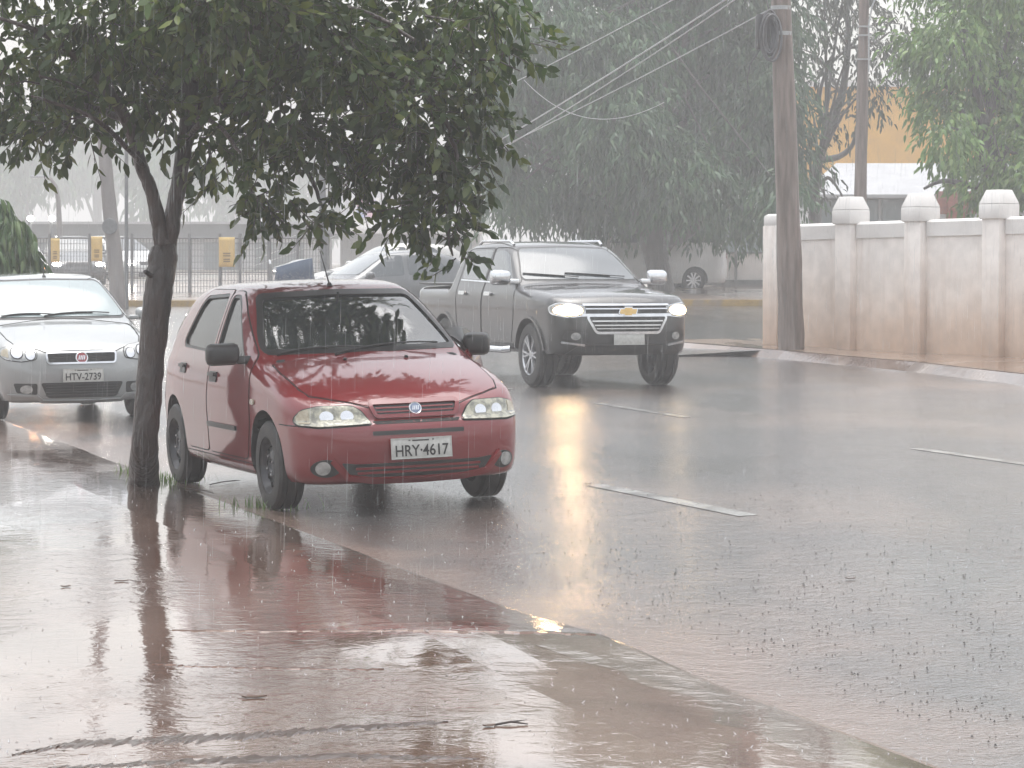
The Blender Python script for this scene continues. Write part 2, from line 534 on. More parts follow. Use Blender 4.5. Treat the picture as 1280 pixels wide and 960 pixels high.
# ------------------------------------------------------------------ car pieces
def wheel(par, x, y, Rr, w, style, z=None):
    s = 1 if y > 0 else -1
    t = MB()
    pr = [(-.5, .64), (-.52, .80), (-.48, .94), (-.38, 1.0), (-.22, 1.0), (-.21, .975), (-.18, .975), (-.17, 1.0), (.17, 1.0), (.18, .975), (.21, .975), (.22, 1.0), (.38, 1.0), (.48, .94), (.52, .80), (.5, .64)]
    t.lathe([(a * w, r * Rr) for a, r in pr], 44, closed=True)
    for v in range(44):                                  # tread blocks on the shoulder
        pass
    o = t.build('wheel', M['rubber'], par, 30)
    o.location = (x, y, Rr if z is None else z)
    m = MB(); m.M = Matrix.Scale(s, 4, (0, 1, 0))
    if style == 'steel':
        m.lathe([(.50 * w, .66 * Rr), (.47 * w, .645 * Rr), (.34 * w, .60 * Rr), (.20 * w, .55 * Rr), (.22 * w, .42 * Rr), (.33 * w, .30 * Rr), (.36 * w, .16 * Rr), (.30 * w, .12 * Rr), (.30 * w, 0)], 40, mi=0)
        for k in range(10):
            a = 2 * math.pi * k / 10
            c = (math.cos(a) * .475 * Rr, .215 * w, math.sin(a) * .475 * Rr)
            m.lathe([(.0, .06 * Rr), (.012, .055 * Rr), (.012, 0)], 10, c=c, mi=1)
        for k in range(4):
            a = 2 * math.pi * k / 4 + .4
            m.lathe([(0, .03 * Rr), (.014, .03 * Rr), (.014, 0)], 8, c=(math.cos(a) * .22 * Rr, .335 * w, math.sin(a) * .22 * Rr), mi=2)
        m.build('rim', [M['steel'], M['hole'], M['alloy']], o, 30)
    else:
        ns = 6 if style == 'alloy' else 10
        m.lathe([(.50 * w, .66 * Rr), (.46 * w, .64 * Rr), (.40 * w, .60 * Rr), (.05 * w, .58 * Rr)], 40, mi=0)
        m.lathe([(.05 * w, .58 * Rr), (.04 * w, 0)], 40, mi=1)
        m.lathe([(.30 * w, .16 * Rr), (.40 * w, .14 * Rr), (.42 * w, .08 * Rr), (.42 * w, 0)], 20, mi=0)
        for k in range(ns):
            for da in ((-.16, .16) if style == 'alloy' else (0,)):
                a = 2 * math.pi * k / ns
                p0 = Vector((math.cos(a) * .12 * Rr, .34 * w, math.sin(a) * .12 * Rr))
                a2 = a + da
                p1 = Vector((math.cos(a2) * .62 * Rr, .40 * w, math.sin(a2) * .62 * Rr))
                d = (p1 - p0); rot = d.to_track_quat('X', 'Y').to_matrix()
                m.box((p0 + p1) / 2, (d.length, .05 * Rr if style == 'alloy' else .12 * Rr, .10 * Rr if style == 'alloy' else .14 * Rr), 0, rot)
        m.build('rim', [M['alloy'], M['hole']], o, 30)
    return o

def mirror(par, x, y, z, m, sz=(.10, .20, .13), arm=None, cap=None):
    s = 1 if y > 0 else -1
    b = MB(); b.box((x, y, z), sz, 0, bev=min(sz) * .36)
    for i, v in enumerate(b.v):                          # rounder front, flat glass side
        if v[0] > x: b.v[i] = (v[0], y + (v[1] - y) * .93, z + (v[2] - z) * .86)
    b.box((x + .01, y - s * sz[1] * .62, z - sz[2] * .28), (sz[0] * .6, sz[1] * .5, sz[2] * .36), 0, bev=.012)
    o = b.build('wing_mirror', m, par, 50)
    g = MB(); g.box((x - sz[0] / 2 - .002, y, z), (.006, sz[1] * .8, sz[2] * .72), 0, bev=.002)
    g.build('mirror_glass', M['chrome'], o)
    return o

def plate(par, x, z, txt, tilt=0.0, w=.40, h=.13, y=0.0):
    b = MB(); b.box((0, 0, 0), (.006, w, h), 0, bev=.0028)
    rim = .006
    for q in ((0, h / 2 - rim / 2, w, rim), (0, -h / 2 + rim / 2, w, rim), (w / 2 - rim / 2, 0, rim, h - 2 * rim), (-w / 2 + rim / 2, 0, rim, h - 2 * rim)):
        b.box((.004, q[0], q[1]), (.004, q[2], q[3]), 0)
    o = b.build('licence_plate', M['plate'], par, 40)
    o.location = (x, y, z); o.rotation_euler = (0, tilt, 0)
    if txt:
        T = Matrix(((0, 0, 1, .0045), (1, 0, 0, 0), (0, 1, 0, -.018), (0, 0, 0, 1)))
        text_part(txt, .098, M['ink'], o, T, 'plate_lettering', .0008, sx=.86)
        k = MB()
        k.box((.0045, -.005, .048), (.002, .11, .008)); k.box((.0045, -.078, .050), (.002, .012, .006)); k.box((.0045, .078, .050), (.002, .012, .006))
        k.build('plate_strip', M['ink'], o, 0)
    return o

def round_badge(par, hull, y, z, r, mats, start):
    p = hull.on([(y, z)], 'x', 1, start)[0]; g = hull.grad(np.array([p]))[0]
    b = MB()
    b.lathe([(0, r), (.010, r), (.013, r * .93), (.011, r * .82)], 28, axis='X', mi=0)
    b.lathe([(.0105, r * .82), (.0125, r * .5), (.013, 0)], 28, axis='X', mi=1)
    o = b.build('badge', mats[:2], par, 40)
    q = Vector(g).to_track_quat('X', 'Z')
    o.location = p; o.rotation_mode = 'QUATERNION'; o.rotation_quaternion = q
    c = MB()
    if len(mats) > 2:
        for k in range(4):                               # slanted bars across the badge
            yy = (-.42 + k * .28) * r
            c.M = Matrix.Translation((.0135, yy, 0)) @ Matrix.Rotation(R(-14), 4, 'X')
            c.box((0, 0, 0), (.003, r * .15, r * .72))
    c.build('badge_mark', mats[-1], o, 0)
    return o

def wiper(par, hull, pts, start, m=None):
    p = hull.on(pts, 'x', 1, start); g = hull.grad(p); a = p + g * .022
    b = MB(); b.tube([Vector(q) for q in a], [.007] + [.006] * (len(pts) - 2) + [.004], 6)
    b.tube([Vector(q) for q in (p[len(pts) // 3:] + g[len(pts) // 3:] * .010)], .006, 4)
    return b.build('wiper', m or M['dark'], par)

def from_hull(name, V, F, mats, parent, smooth=50):
    me = bpy.data.meshes.new(name); me.from_pydata([tuple(v) for v in V], [], F)
    return finish(me, name, mats, parent, smooth)

def arch_cutter(axles, Rr, yin, z0=None):
    c = MB()
    for xa in axles:
        for s in (1, -1):
            c.lathe([(0, 0), (0, Rr), (.6, Rr), (.6, 0)], 48, c=(xa, yin if s > 0 else -yin - .6, z0 or Rr), mi=0)
    return c.build('cut', M['well'], None, 0)

def bool_body(hull, paint, axles, arch, yin, windows=None, ends=None, cabin=None, res=((24, 90, 44), 120), az=None):
    V, F = hull.mesh(*res)
    o = from_hull('body', V, F, [paint], None, 0)
    if cabin:
        V2, F2 = hull.mesh((14, 50, 14), 64, cabin[0], cabin[1])
        boolean(o, from_hull('cut', V2, F2, [M['trim']], None, 0))
    if windows:
        c = MB()
        for w in windows: c.prism(w, -1.5, 1.5, 'Y')
        boolean(o, c.build('cut', M['trim'], None, 0))
    for e in (ends or []):
        c = MB(); c.prism(e[0], e[1], e[2], 'X')
        boolean(o, c.build('cut', M['trim'], None, 0))
    boolean(o, arch_cutter(axles, arch, yin, az))
    me = o.data
    bm = bmesh.new(); bm.from_mesh(me)
    bmesh.ops.remove_doubles(bm, verts=bm.verts[:], dist=.0004); bmesh.ops.recalc_face_normals(bm, faces=bm.faces[:])
    bm.to_mesh(me); bm.free()
    me.polygons.foreach_set('use_smooth', [True] * len(me.polygons)); me.update(); me.set_sharp_from_angle(angle=R(38))
    return o

def split_off(o, name, test, parent):
    """moves the faces whose centre passes the test into an object of their own"""
    b2 = o.copy(); b2.data = o.data.copy(); COL.objects.link(b2); b2.name = name; b2.data.name = name
    for ob, keep in ((o, False), (b2, True)):
        bm = bmesh.new(); bm.from_mesh(ob.data)
        kill = [f for f in bm.faces if test(f.calc_center_median()) != keep]
        bmesh.ops.delete(bm, geom=kill, context='FACES'); bm.to_mesh(ob.data); bm.free()
    b2.parent = parent
    return b2

def place_car(o, front_right_ground, a, track, wb=2.36, lean=0.0):
    """o: car root with the front axle at its origin; a: heading off the line to the camera"""
    fr = Vector(front_right_ground)
    Fw = Vector((math.sin(a), -math.cos(a), 0)); Lf = Vector((math.cos(a), math.sin(a), 0))
    pts = {}
    for nm, dx, dy in (('fr', 0, -track / 2), ('fl', 0, track / 2), ('rr', -wb, -track / 2), ('rl', -wb, track / 2)):
        c = Vector((fr.x, fr.y, 0)) + Fw * dx + Lf * (dy + track / 2)
        c.z = zg(c.x, c.y); pts[nm] = c
    f = (pts['fr'] + pts['fl']) / 2; r = (pts['rr'] + pts['rl']) / 2
    lf = (pts['fl'] + pts['rl']) / 2; rt = (pts['fr'] + pts['rr']) / 2
    X = (f - r).normalized(); Y = (lf - rt); Y = (Y - X * Y.dot(X)).normalized(); Z = X.cross(Y)
    if lean:
        q = Matrix.Rotation(lean, 3, X); Y = q @ Y; Z = q @ Z; f = f + Vector((0, 0, math.sin(lean) * track / 2))
    o.matrix_world = Matrix(((X.x, Y.x, Z.x, f.x), (X.y, Y.y, Z.y, f.y), (X.z, Y.z, Z.z, f.z), (0, 0, 0, 1)))

# ------------------------------------------------------------------ the red hatchback
ROOFS = []
def red_hatchback():
    H = Hull(
        top=[(.80, .50), (.755, .60), (.70, .675), (.60, .728), (.35, .82), (0, .91), (-.20, .955), (-.25, .975), (-.30, 1.00), (-.95, 1.372), (-1.05, 1.405), (-1.3, 1.432), (-1.6, 1.438), (-2.0, 1.425), (-2.33, 1.385), (-2.45, 1.33), (-2.80, 1.02), (-2.9, .93), (-3.0, .6)],
        wx=[(-3.0, .70), (-2.6, .755), (-2.0, .785), (-1.2, .797), (-.3, .79), (.2, .778), (.5, .75), (.8, .70)],
        wz=[(.15, -.06), (.3, -.010), (.5, 0), (.62, .005), (.75, -.004), (.88, -.026), (.94, -.05), (1.1, -.105), (1.4, -.225), (1.5, -.27)],
        fz=[(.15, .66), (.22, .725), (.28, .742), (.45, .762), (.53, .758), (.565, .74), (.585, .705), (.66, .69), (.72, .66), (.85, .6), (1.5, .4)],
        rz=[(.15, -2.80), (.3, -2.93), (.5, -2.98), (.6, -2.96), (.66, -2.93), (.9, -2.90), (1.0, -2.86), (1.4, -2.6), (1.5, -2.55)],
        spine=(-2.5, .25, .66))
    root = empty('parked_car', label='red hatchback with a dark windscreen parked beside the tree trunk', cat='car', group='cars parked along the kerb')
    wf = rpoly([(-.55, .945), (-1.285, .965), (-1.30, 1.350), (-1.14, 1.350), (-1.03, 1.295)], .05)
    wr_ = rpoly([(-1.385, .968), (-2.20, .985), (-2.26, 1.03), (-2.09, 1.27), (-1.98, 1.338), (-1.40, 1.358)], .05)
    ws = rpoly([(-.665, .985), (.665, .985), (.635, 1.10), (.525, 1.352), (0, 1.365), (-.525, 1.352), (-.635, 1.10)], .05)
    rw = rpoly([(-.60, 1.03), (.60, 1.03), (.50, 1.325), (-.50, 1.325)], .08)
    cab = lambda x, y, z: np.maximum.reduce([H.f(x, y, z) + .035, .45 - z, x + .16, -2.78 - x])
    body = bool_body(H, M['red'], (0, -2.36), .342, .52, [wf, wr_], [(ws, -1.12, .3), (rw, -2.25, -3.2)], (cab, (-2.4, -.6, .82)), ((26, 96, 56), 132), az=.298)
    body.parent = root
    split_off(body, 'bumper', lambda c: c.x > .33 and c.z < .562 and c.z < .60, root)
    # glass
    H.patch('windscreen', M['wglass'], root, grow(ws, .008), 'x', 1, -1.15, off=-.010, thick=.004, step=.05)
    H.patch('rear_window', M['wglass'], root, grow(rw, .008), 'x', -1, -2.2, off=-.010, thick=.004, step=.05)
    for s in (1, -1):
        if s < 0:
            H.patch('side_window', M['sglass'], root, grow(wf, .008), 'y', s, off=-.012, thick=.004)
        H.patch('side_window', M['sglass'], root, grow(wr_, .008), 'y', s, off=-.012, thick=.004)
        H.patch('window_seal', M['dark'], root, grow(wr_, .016), 'y', s, holes=[grow(wr_, -.016)], off=.002, thick=.012)
        if s < 0:
            H.patch('window_seal', M['dark'], root, grow(wf, .016), 'y', s, holes=[grow(wf, -.016)], off=.002, thick=.012)
    H.patch('windscreen_seal', M['dark'], root, grow(ws, .012), 'x', 1, -1.15, holes=[grow(ws, -.022)], off=.002, thick=.010)
    # doors laid over their gaps, with handles and mouldings
    fd = rpoly([(-.36, .955), (-.30, .60), (-.40, .30), (-1.33, .30), (-1.335, 1.380), (-1.14, 1.380), (-.99, 1.315)], .06)
    rd = rpoly([(-1.347, .30), (-1.92, .30), (-2.13, .62), (-2.33, 1.02), (-2.10, 1.345), (-1.98, 1.385), (-1.347, 1.388)], .06)
    for s in (-1, 1):
        if s < 0:
            d = H.patch('door', M['red'], root, grow(fd, -.004), 'y', s, holes=[grow(wf, .004)], off=.005, thick=.008, step=.045)
            H.patch('side_moulding', M['dark'], d, rpoly([(-.62, .505), (-1.32, .505), (-1.32, .475), (-.62, .475)], .012), 'y', s, off=.018, thick=.016)
            h = H.patch('door_handle', M['dark'], d, rpoly([(-1.10, .845), (-1.28, .845), (-1.28, .775), (-1.10, .775)], .02), 'y', s, off=.012, thick=.01)
            H.patch('handle_grip', M['dark'], d, rpoly([(-1.11, .835), (-1.27, .835), (-1.27, .812), (-1.11, .812)], .01), 'y', s, off=.030, thick=.016)
        else:
            d = None
        d2 = H.patch('door', M['red'], root, grow(rd, -.004), 'y', s, holes=[grow(wr_, .004)], off=.005, thick=.008, step=.045)
        H.patch('door_handle', M['dark'], d2, rpoly([(-1.98, .875), (-2.14, .875), (-2.14, .805), (-1.98, .805)], .02), 'y', s, off=.012, thick=.01)
        H.patch('handle_grip', M['dark'], d2, rpoly([(-1.99, .865), (-2.13, .865), (-2.13, .842), (-1.99, .842)], .01), 'y', s, off=.030, thick=.016)
        H.line('door_gap', M['seam'], root, [p for p in rd], 'y', s, w=.010, off=-.001, closed=True)
        H.line('door_gap', M['seam'], root, [p for p in fd], 'y', s, w=.010, off=-.001, closed=True)
        # bonnet seam, fuel flap and side repeater
        H.patch('side_repeater', M['amber'], root, rpoly([(-.20, .70), (-.27, .70), (-.27, .665), (-.20, .665)], .012), 'y', s, off=.010, thick=.01)
        H.line('sill_seam', M['seam'], root, [(-.33, .275), (-2.02, .275)], 'y', s, w=.006, off=0)
        H.line('bumper_seam', M['seam'], root, [(.30, .565), (.52, .562)], 'y', s, w=.007, off=0)
    bn = [(.66, 0), (.655, .30), (.63, .36), (.56, .50), (.47, .625), (.35, .655), (0, .67), (-.20, .66), (-.245, .30), (-.25, 0)]
    bn = bn + [(x, -y) for x, y in bn[-2:0:-1]]
    H.line('bonnet_gap', M['seam'], root, bn, 'z', 1, .6, w=.009, off=-.001, closed=True)
    bo = H.patch('bonnet', M['red'], root, grow(rpoly(bn, .03), -.006), 'z', 1, .6, off=.004, thick=.008, step=.05)
    for sy in (-.20, .22):
        k = MB(); q = H.on([(-.10, sy)], 'z', 1, .5)[0]; k.ball((q[0], q[1], q[2] + .012), (.018, .014, .012), 8)
        k.build('washer_nozzle', M['dark'], bo)
    # front: headlights, grille, intake, fog lamps, plate
    for s in (1, -1):
        hl = rpoly([(s * y, z) for y, z in [(.30, .563), (.35, .640), (.40, .672), (.60, .674), (.69, .655), (.728, .61), (.728, .565), (.62, .553)]], .018)
        H.patch('headlight_surround', M['seam'], root, grow(hl, .008), 'x', 1, -.2, off=.002, thick=.01)
        l = H.patch('headlight', M['lens'], root, hl, 'x', 1, -.2, off=.010, thick=.016, step=.03)
        H.patch('indicator_lens', M['amber'], l, rpoly([(s * y, z) for y, z in [(.655, .568), (.655, .660), (.70, .648), (.718, .61), (.718, .570)]], .012), 'x', 1, -.2, off=.013, thick=.01, step=.03)
        for yy in (.56, .44):
            H.patch('reflector', M['chrome'], l, [(s * yy + .040 * math.cos(t), .612 + .034 * math.sin(t)) for t in np.linspace(0, 2 * math.pi, 16, endpoint=False)], 'x', 1, -.2, off=.0125, thick=.01, step=.02)
        fl = [(s * .60 + .052 * math.cos(t), .300 + .050 * math.sin(t)) for t in np.linspace(0, 2 * math.pi, 20, endpoint=False)]
        H.patch('fog_lamp_bezel', M['dark'], root, [(s * .585 + .085 * math.cos(t), .297 + .056 * math.sin(t)) for t in np.linspace(0, 2 * math.pi, 20, endpoint=False)], 'x', 1, -.2, off=.003, thick=.01, step=.03)
        H.patch('fog_lamp', M['lens_clear'], root, [(s * .60 + .042 * math.cos(t), .300 + .042 * math.sin(t)) for t in np.linspace(0, 2 * math.pi, 20, endpoint=False)], 'x', 1, -.2, off=.014, thick=.014, step=.03)
    slot = rpoly([(-.25, .615), (-.275, .672), (.275, .672), (.25, .615)], .012)
    H.patch('grille_surround', M['red'], root, grow(slot, .024), 'x', 1, -.2, holes=[slot], off=.016, thick=.02, step=.03)
    gr = H.patch('grille', M['dark'], root, slot, 'x', 1, -.2, off=.002, thick=.006, step=.03)
    for z in (.632, .655): H.patch('slat', M['red'], gr, [(-.255, z - .004), (.255, z - .004), (.255, z + .004), (-.255, z + .004)], 'x', 1, -.2, off=.007, thick=.006)
    H.patch('bumper_gap', M['seam'], root, rpoly([(-.29, .578), (.29, .578), (.27, .560), (-.27, .560)], .006), 'x', 1, -.2, off=.002, thick=.006)
    H.patch('bumper_insert', M['dark'], root, rpoly([(-.30, .492), (.30, .492), (.30, .518), (-.30, .518)], .006), 'x', 1, -.2, off=.003, thick=.006)
    low = rpoly([(-.50, .330), (-.43, .235), (-.30, .222), (.30, .222), (.43, .235), (.50, .330), (.40, .318), (-.40, .318)], .02)
    it = H.patch('lower_intake', M['dark'], root, low, 'x', 1, -.2, off=.002, thick=.006, step=.03)
    for z, w in ((.290, .41), (.262, .40)): H.patch('intake_rib', M['red'], it, rpoly([(-w, z - .007), (w, z - .007), (w, z + .007), (-w, z + .007)], .004), 'x', 1, -.2, off=.010, thick=.009)
    lip = [(-.56, .335), (-.47, .228), (-.30, .205), (0, .20), (.30, .205), (.47, .228), (.56, .335)]
    lipo = lip + [(y * .965, z + .028) for y, z in lip[::-1]]
    H.patch('bumper_lip', M['red'], root, lipo, 'x', 1, -.2, off=.020, thick=.02, step=.03)
    plate(root, .785, .405, 'HRY·4617', R(-4))
    round_badge(root, H, 0, .645, .042, [M['chrome'], M['badge_blue'], M['chrome']], -.2)
    # wipers, aerial, mirrors
    wiper(root, H, [(.52 - .15 * k, .995 + .012 * k - .004 * k * k) for k in range(6)], -1.15)
    wiper(root, H, [(-.02 - .115 * k, .990 + .010 * k - .003 * k * k) for k in range(6)], -1.15)
    a = MB(); q = H.on([(-1.02, 0)], 'z', 1, .9)[0]
    a.tube([(q[0], 0, q[2] - .004), (q[0] - .01, 0, q[2] + .02)], [.022, .014], 10)
    a.tube([(q[0] - .01, 0, q[2] + .015), (q[0] - .20, .0, q[2] + .24)], [.006, .003], 6)
    a.build('aerial', M['dark'], root)
    mirror(root, -.50, -.905, .985, M['dark'], (.11, .23, .145))
    # wheels
    for x in (0, -2.36):
        for y in (.705, -.705): wheel(root, x, math.copysign(.688, y), .285, .176, 'steel')
    # cabin: seats, headrests, dash, wheel
    for s in (1, -1):
        b = MB(); b.box((-1.32, s * .36, .52), (.50, .48, .16), bev=.05); b.box((-1.60, s * .36, .83), (.14, .46, .56), rot=Matrix.Rotation(R(-14), 3, 'Y'), bev=.05)
        se = b.build('seat', M['seat'], root, 50)
        c = MB(); c.box((-1.69, s * .36, 1.20), (.09, .27, .17), bev=.04); c.tube([(-1.66, s * .36 - .06, 1.05), (-1.69, s * .36 - .06, 1.17)], .008, 6); c.tube([(-1.66, s * .36 + .06, 1.05), (-1.69, s * .36 + .06, 1.17)], .008, 6)
        c.build('headrest', M['seat'], se, 50)
    b = MB(); b.box((-2.15, 0, .52), (.42, 1.20, .16), bev=.05); b.box((-2.40, 0, .80), (.13, 1.16, .46), rot=Matrix.Rotation(R(-16), 3, 'Y'), bev=.05)
    b.build('rear_bench', M['seat'], root, 50)
    b = MB(); b.box((-.47, 0, .86), (.52, 1.30, .17), bev=.05); b.box((-.60, .36, .955), (.18, .36, .06), bev=.02); b.build('dashboard', M['trim'], root, 50)
    b = MB(); b.M = Matrix.Translation((-.86, .36, .90)) @ Matrix.Rotation(R(-62), 4, 'Y')
    b.tube([(.185 * math.cos(t), .185 * math.sin(t), 0) for t in np.linspace(0, 2 * math.pi, 25)], .013, 8, cap=False); b.box((0, 0, -.01), (.10, .34, .03), bev=.01)
    b.build('steering_wheel', M['trim'], root, 50)
    b = MB(); b.box((-.86, 0, 1.285), (.03, .22, .065), bev=.012); b.tube([(-.86, 0, 1.29), (-.84, 0, 1.36)], .008, 6); b.build('rear_view_mirror', M['trim'], root, 50)
    # the driver's door stands ajar
    dr = empty('door', (0, 0, 0)); dr.parent = root; dr['label'] = "driver's door standing ajar"
    hinge = Vector((-.34, .785, 0))
    pv = []
    pv.append(H.patch('door_skin', M['red'], None, rpoly([(-.37, .95), (-.31, .60), (-.40, .30), (-1.33, .30), (-1.33, .97)], .05), 'y', 1, off=.005, thick=.02, step=.045))
    pv.append(H.patch('lowered_window', M['dark'], None, rpoly([(-.42, .94), (-.50, 1.11), (-1.24, 1.05), (-1.30, .96)], .04), 'y', 1, off=-.002, thick=.02))
    pv.append(H.patch('door_card', M['beige'], None, rpoly([(-.42, .93), (-.36, .6), (-.44, .34), (-1.28, .34), (-1.28, .94)], .05), 'y', 1, off=-.02, thick=.04))
    m = mirror(None, -.50, .79, .985, M['dark'], (.11, .18, .155)); pv.append(m)
    T = Matrix.Translation(-hinge)
    dr.location = hinge; dr.rotation_euler = (0, 0, R(-23))
    for o in pv:
        o.data.transform(T); o.parent = dr
    for g in m.children: g.data.transform(T)
    ROOFS.append((root, H) + (-2.3, -1.0, .54, 1500))
    return root

# ------------------------------------------------------------------ the silver sedan
def silver_sedan():
    H = Hull(
        top=[(.80, .50), (.76, .62), (.72, .70), (.62, .755), (.35, .85), (0, .93), (-.18, .965), (-.24, .99), (-.30, 1.02), (-.95, 1.372), (-1.05, 1.405), (-1.3, 1.432), (-1.6, 1.44), (-2.0, 1.42), (-2.3, 1.36), (-2.75, 1.10), (-2.85, 1.065), (-3.2, 1.03), (-3.32, .95), (-3.42, .6)],
        wx=[(-3.4, .68), (-2.8, .76), (-2.0, .80), (-1.2, .815), (-.3, .81), (.2, .80), (.5, .775), (.8, .72)],
        wz=[(.15, -.09), (.3, -.03), (.5, 0), (.62, .005), (.75, -.004), (.90, -.026), (.96, -.05), (1.1, -.105), (1.4, -.225), (1.5, -.27)],
        fz=[(.15, .68), (.22, .735), (.30, .755), (.40, .77), (.50, .775), (.58, .765), (.66, .745), (.74, .69), (.85, .6), (1.5, .4)],
        rz=[(.15, -3.25), (.3, -3.35), (.5, -3.40), (.7, -3.38), (1.0, -3.33), (1.5, -3.2)],
        spine=(-2.9, .25, .66), cf=(.16, .60))
    root = empty('parked_car', label='silver sedan parked farther back at the kerb, left of the tree trunk', cat='car', group='cars parked along the kerb')
    body = bool_body(H, M['silver'], (0, -2.37), .335, .52, res=((18, 80, 44), 110), az=.285)
    body.parent = root
    ws = rpoly([(-.68, 1.005), (.68, 1.005), (.64, 1.12), (.53, 1.355), (0, 1.368), (-.53, 1.355), (-.64, 1.12)], .05)
    H.patch('windscreen_seal', M['dark'], root, grow(ws, .022), 'x', 1, -1.15, off=.002, thick=.006)
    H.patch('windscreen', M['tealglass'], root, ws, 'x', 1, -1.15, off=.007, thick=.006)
    wins = [rpoly([(-.47, .965), (-1.285, .985), (-1.30, 1.352), (-1.08, 1.358), (-.93, 1.305)], .05), rpoly([(-1.385, .988), (-2.30, 1.005), (-2.22, 1.15), (-1.95, 1.33), (-1.40, 1.358)], .05)]
    fd = rpoly([(-.36, .965), (-.30, .60), (-.40, .30), (-1.33, .30), (-1.335, 1.385), (-1.06, 1.392), (-.90, 1.335)], .06)
    rd = rpoly([(-1.347, .30), (-1.95, .30), (-2.10, .60), (-2.36, 1.02), (-2.0, 1.37), (-1.347, 1.388)], .06)
    for s in (1, -1):
        for w in wins:
            H.patch('side_window', M['dkglass'], root, w, 'y', s, off=.004, thick=.006)
        for d in (fd, rd): H.line('door_gap', M['seam'], root, d, 'y', s, w=.008, off=0, closed=True)
        H.patch('door_handle', M['silver'], root, rpoly([(-1.12, .84), (-1.29, .84), (-1.29, .80), (-1.12, .80)], .015), 'y', s, off=.025, thick=.02)
        mirror(root, -.48, s * .93, 1.02, M['silver'], (.11, .20, .13))
        # twin-lens headlight
        hl = rpoly([(s * y, z) for y, z in [(.44, .615), (.43, .70), (.50, .735), (.64, .755), (.745, .72), (.765, .66), (.72, .615), (.58, .595)]], .03)
        H.patch('headlight_surround', M['seam'], root, grow(hl, .007), 'x', 1, -.2, off=.002, thick=.008)
        l = H.patch('headlight', M['lens_clear'], root, hl, 'x', 1, -.2, off=.009, thick=.014, step=.03)
        for yy, zz, r in ((.495, .655, .052), (.615, .675, .058)):
            for rr, m_, of in ((r, M['seam'], .0105), (r * .84, M['chrome'], .013)):
                H.patch('reflector', m_, l, [(s * yy + rr * math.cos(t), zz + rr * math.sin(t)) for t in np.linspace(0, 2 * math.pi, 20, endpoint=False)], 'x', 1, -.2, off=of, thick=.01, step=.03)
        H.patch('indicator_lens', M['amber'], l, rpoly([(s * y, z) for y, z in [(.69, .63), (.69, .72), (.738, .70), (.752, .655)]], .01), 'x', 1, -.2, off=.012, thick=.01, step=.03)
        H.patch('fog_lamp_bezel', M['dark'], root, rpoly([(s * y, z) for y, z in [(.44, .27), (.44, .38), (.66, .385), (.63, .29)]], .02), 'x', 1, -.2, off=.003, thick=.008, step=.03)
        H.patch('fog_lamp', M['lens_clear'], root, [(s * .54 + .058 * math.cos(t), .325 + .042 * math.sin(t)) for t in np.linspace(0, 2 * math.pi, 20, endpoint=False)], 'x', 1, -.2, off=.014, thick=.014, step=.03)
        H.patch('bumper_lip', M['silver'], root, [(s * y, z) for y, z in [(.0, .215), (.38, .222), (.44, .27), (.70, .28), (.70, .265), (.46, .252), (.40, .200), (0, .195)]], 'x', 1, -.2, off=.02, thick=.02, step=.03)
    bn = [(.70, 0), (.69, .35), (.63, .45), (.52, .62), (.35, .665), (0, .685), (-.18, .67), (-.225, .30), (-.23, 0)]
    bn = bn + [(x, -y) for x, y in bn[-2:0:-1]]
    H.line('bonnet_gap', M['seam'], root, bn, 'z', 1, .6, w=.010, off=0, closed=True)
    gr = rpoly([(-.325, .580), (-.335, .665), (.335, .665), (.325, .580)], .02)
    H.patch('grille_surround', M['chrome'], root, grow(gr, .018), 'x', 1, -.2, holes=[gr], off=.014, thick=.016, step=.03)
    g = H.patch('grille', M['dark'], root, gr, 'x', 1, -.2, off=.004, thick=.006, step=.03)
    for k in range(5):
        z = .592 + k * .016
        H.patch('slat', M['trim'], g, [(-.32, z - .003), (.32, z - .003), (.32, z + .003), (-.32, z + .003)], 'x', 1, -.2, off=.010, thick=.008)
    it = H.patch('lower_intake', M['dark'], root, rpoly([(-.34, .235), (-.41, .385), (.41, .385), (.34, .235)], .03), 'x', 1, -.2, off=.003, thick=.006, step=.03)
    for k in range(5):
        z = .262 + k * .026
        H.patch('slat', M['trim'], it, [(-.36, z - .004), (.36, z - .004), (.36, z + .004), (-.36, z + .004)], 'x', 1, -.2, off=.010, thick=.008)
    round_badge(root, H, 0, .622, .062, [M['chrome'], M['badge_red'], M['chrome']], -.2)
    plate(root, .797, .455, 'HTV-2739', R(-3))
    wiper(root, H, [(.52 - .17 * k, 1.02 + .016 * k - .005 * k * k) for k in range(5)], -1.15)
    wiper(root, H, [(-.06 - .13 * k, 1.015 + .014 * k - .004 * k * k) for k in range(5)], -1.15)
    a = MB(); q = H.on([(-1.05, 0)], 'z', 1, .9)[0]
    a.tube([(q[0], 0, q[2] - .004), (q[0] - .01, 0, q[2] + .02)], [.022, .014], 10); a.tube([(q[0] - .01, 0, q[2] + .015), (q[0] - .06, 0, q[2] + .16)], [.006, .004], 6)
    a.build('aerial', M['dark'], root)
    for x in (0, -2.37):
        for y in (.715, -.715): wheel(root, x, y, .285, .175, 'hubcap')
    ROOFS.append((root, H) + (-2.0, -1.05, .52, 260))
    return root

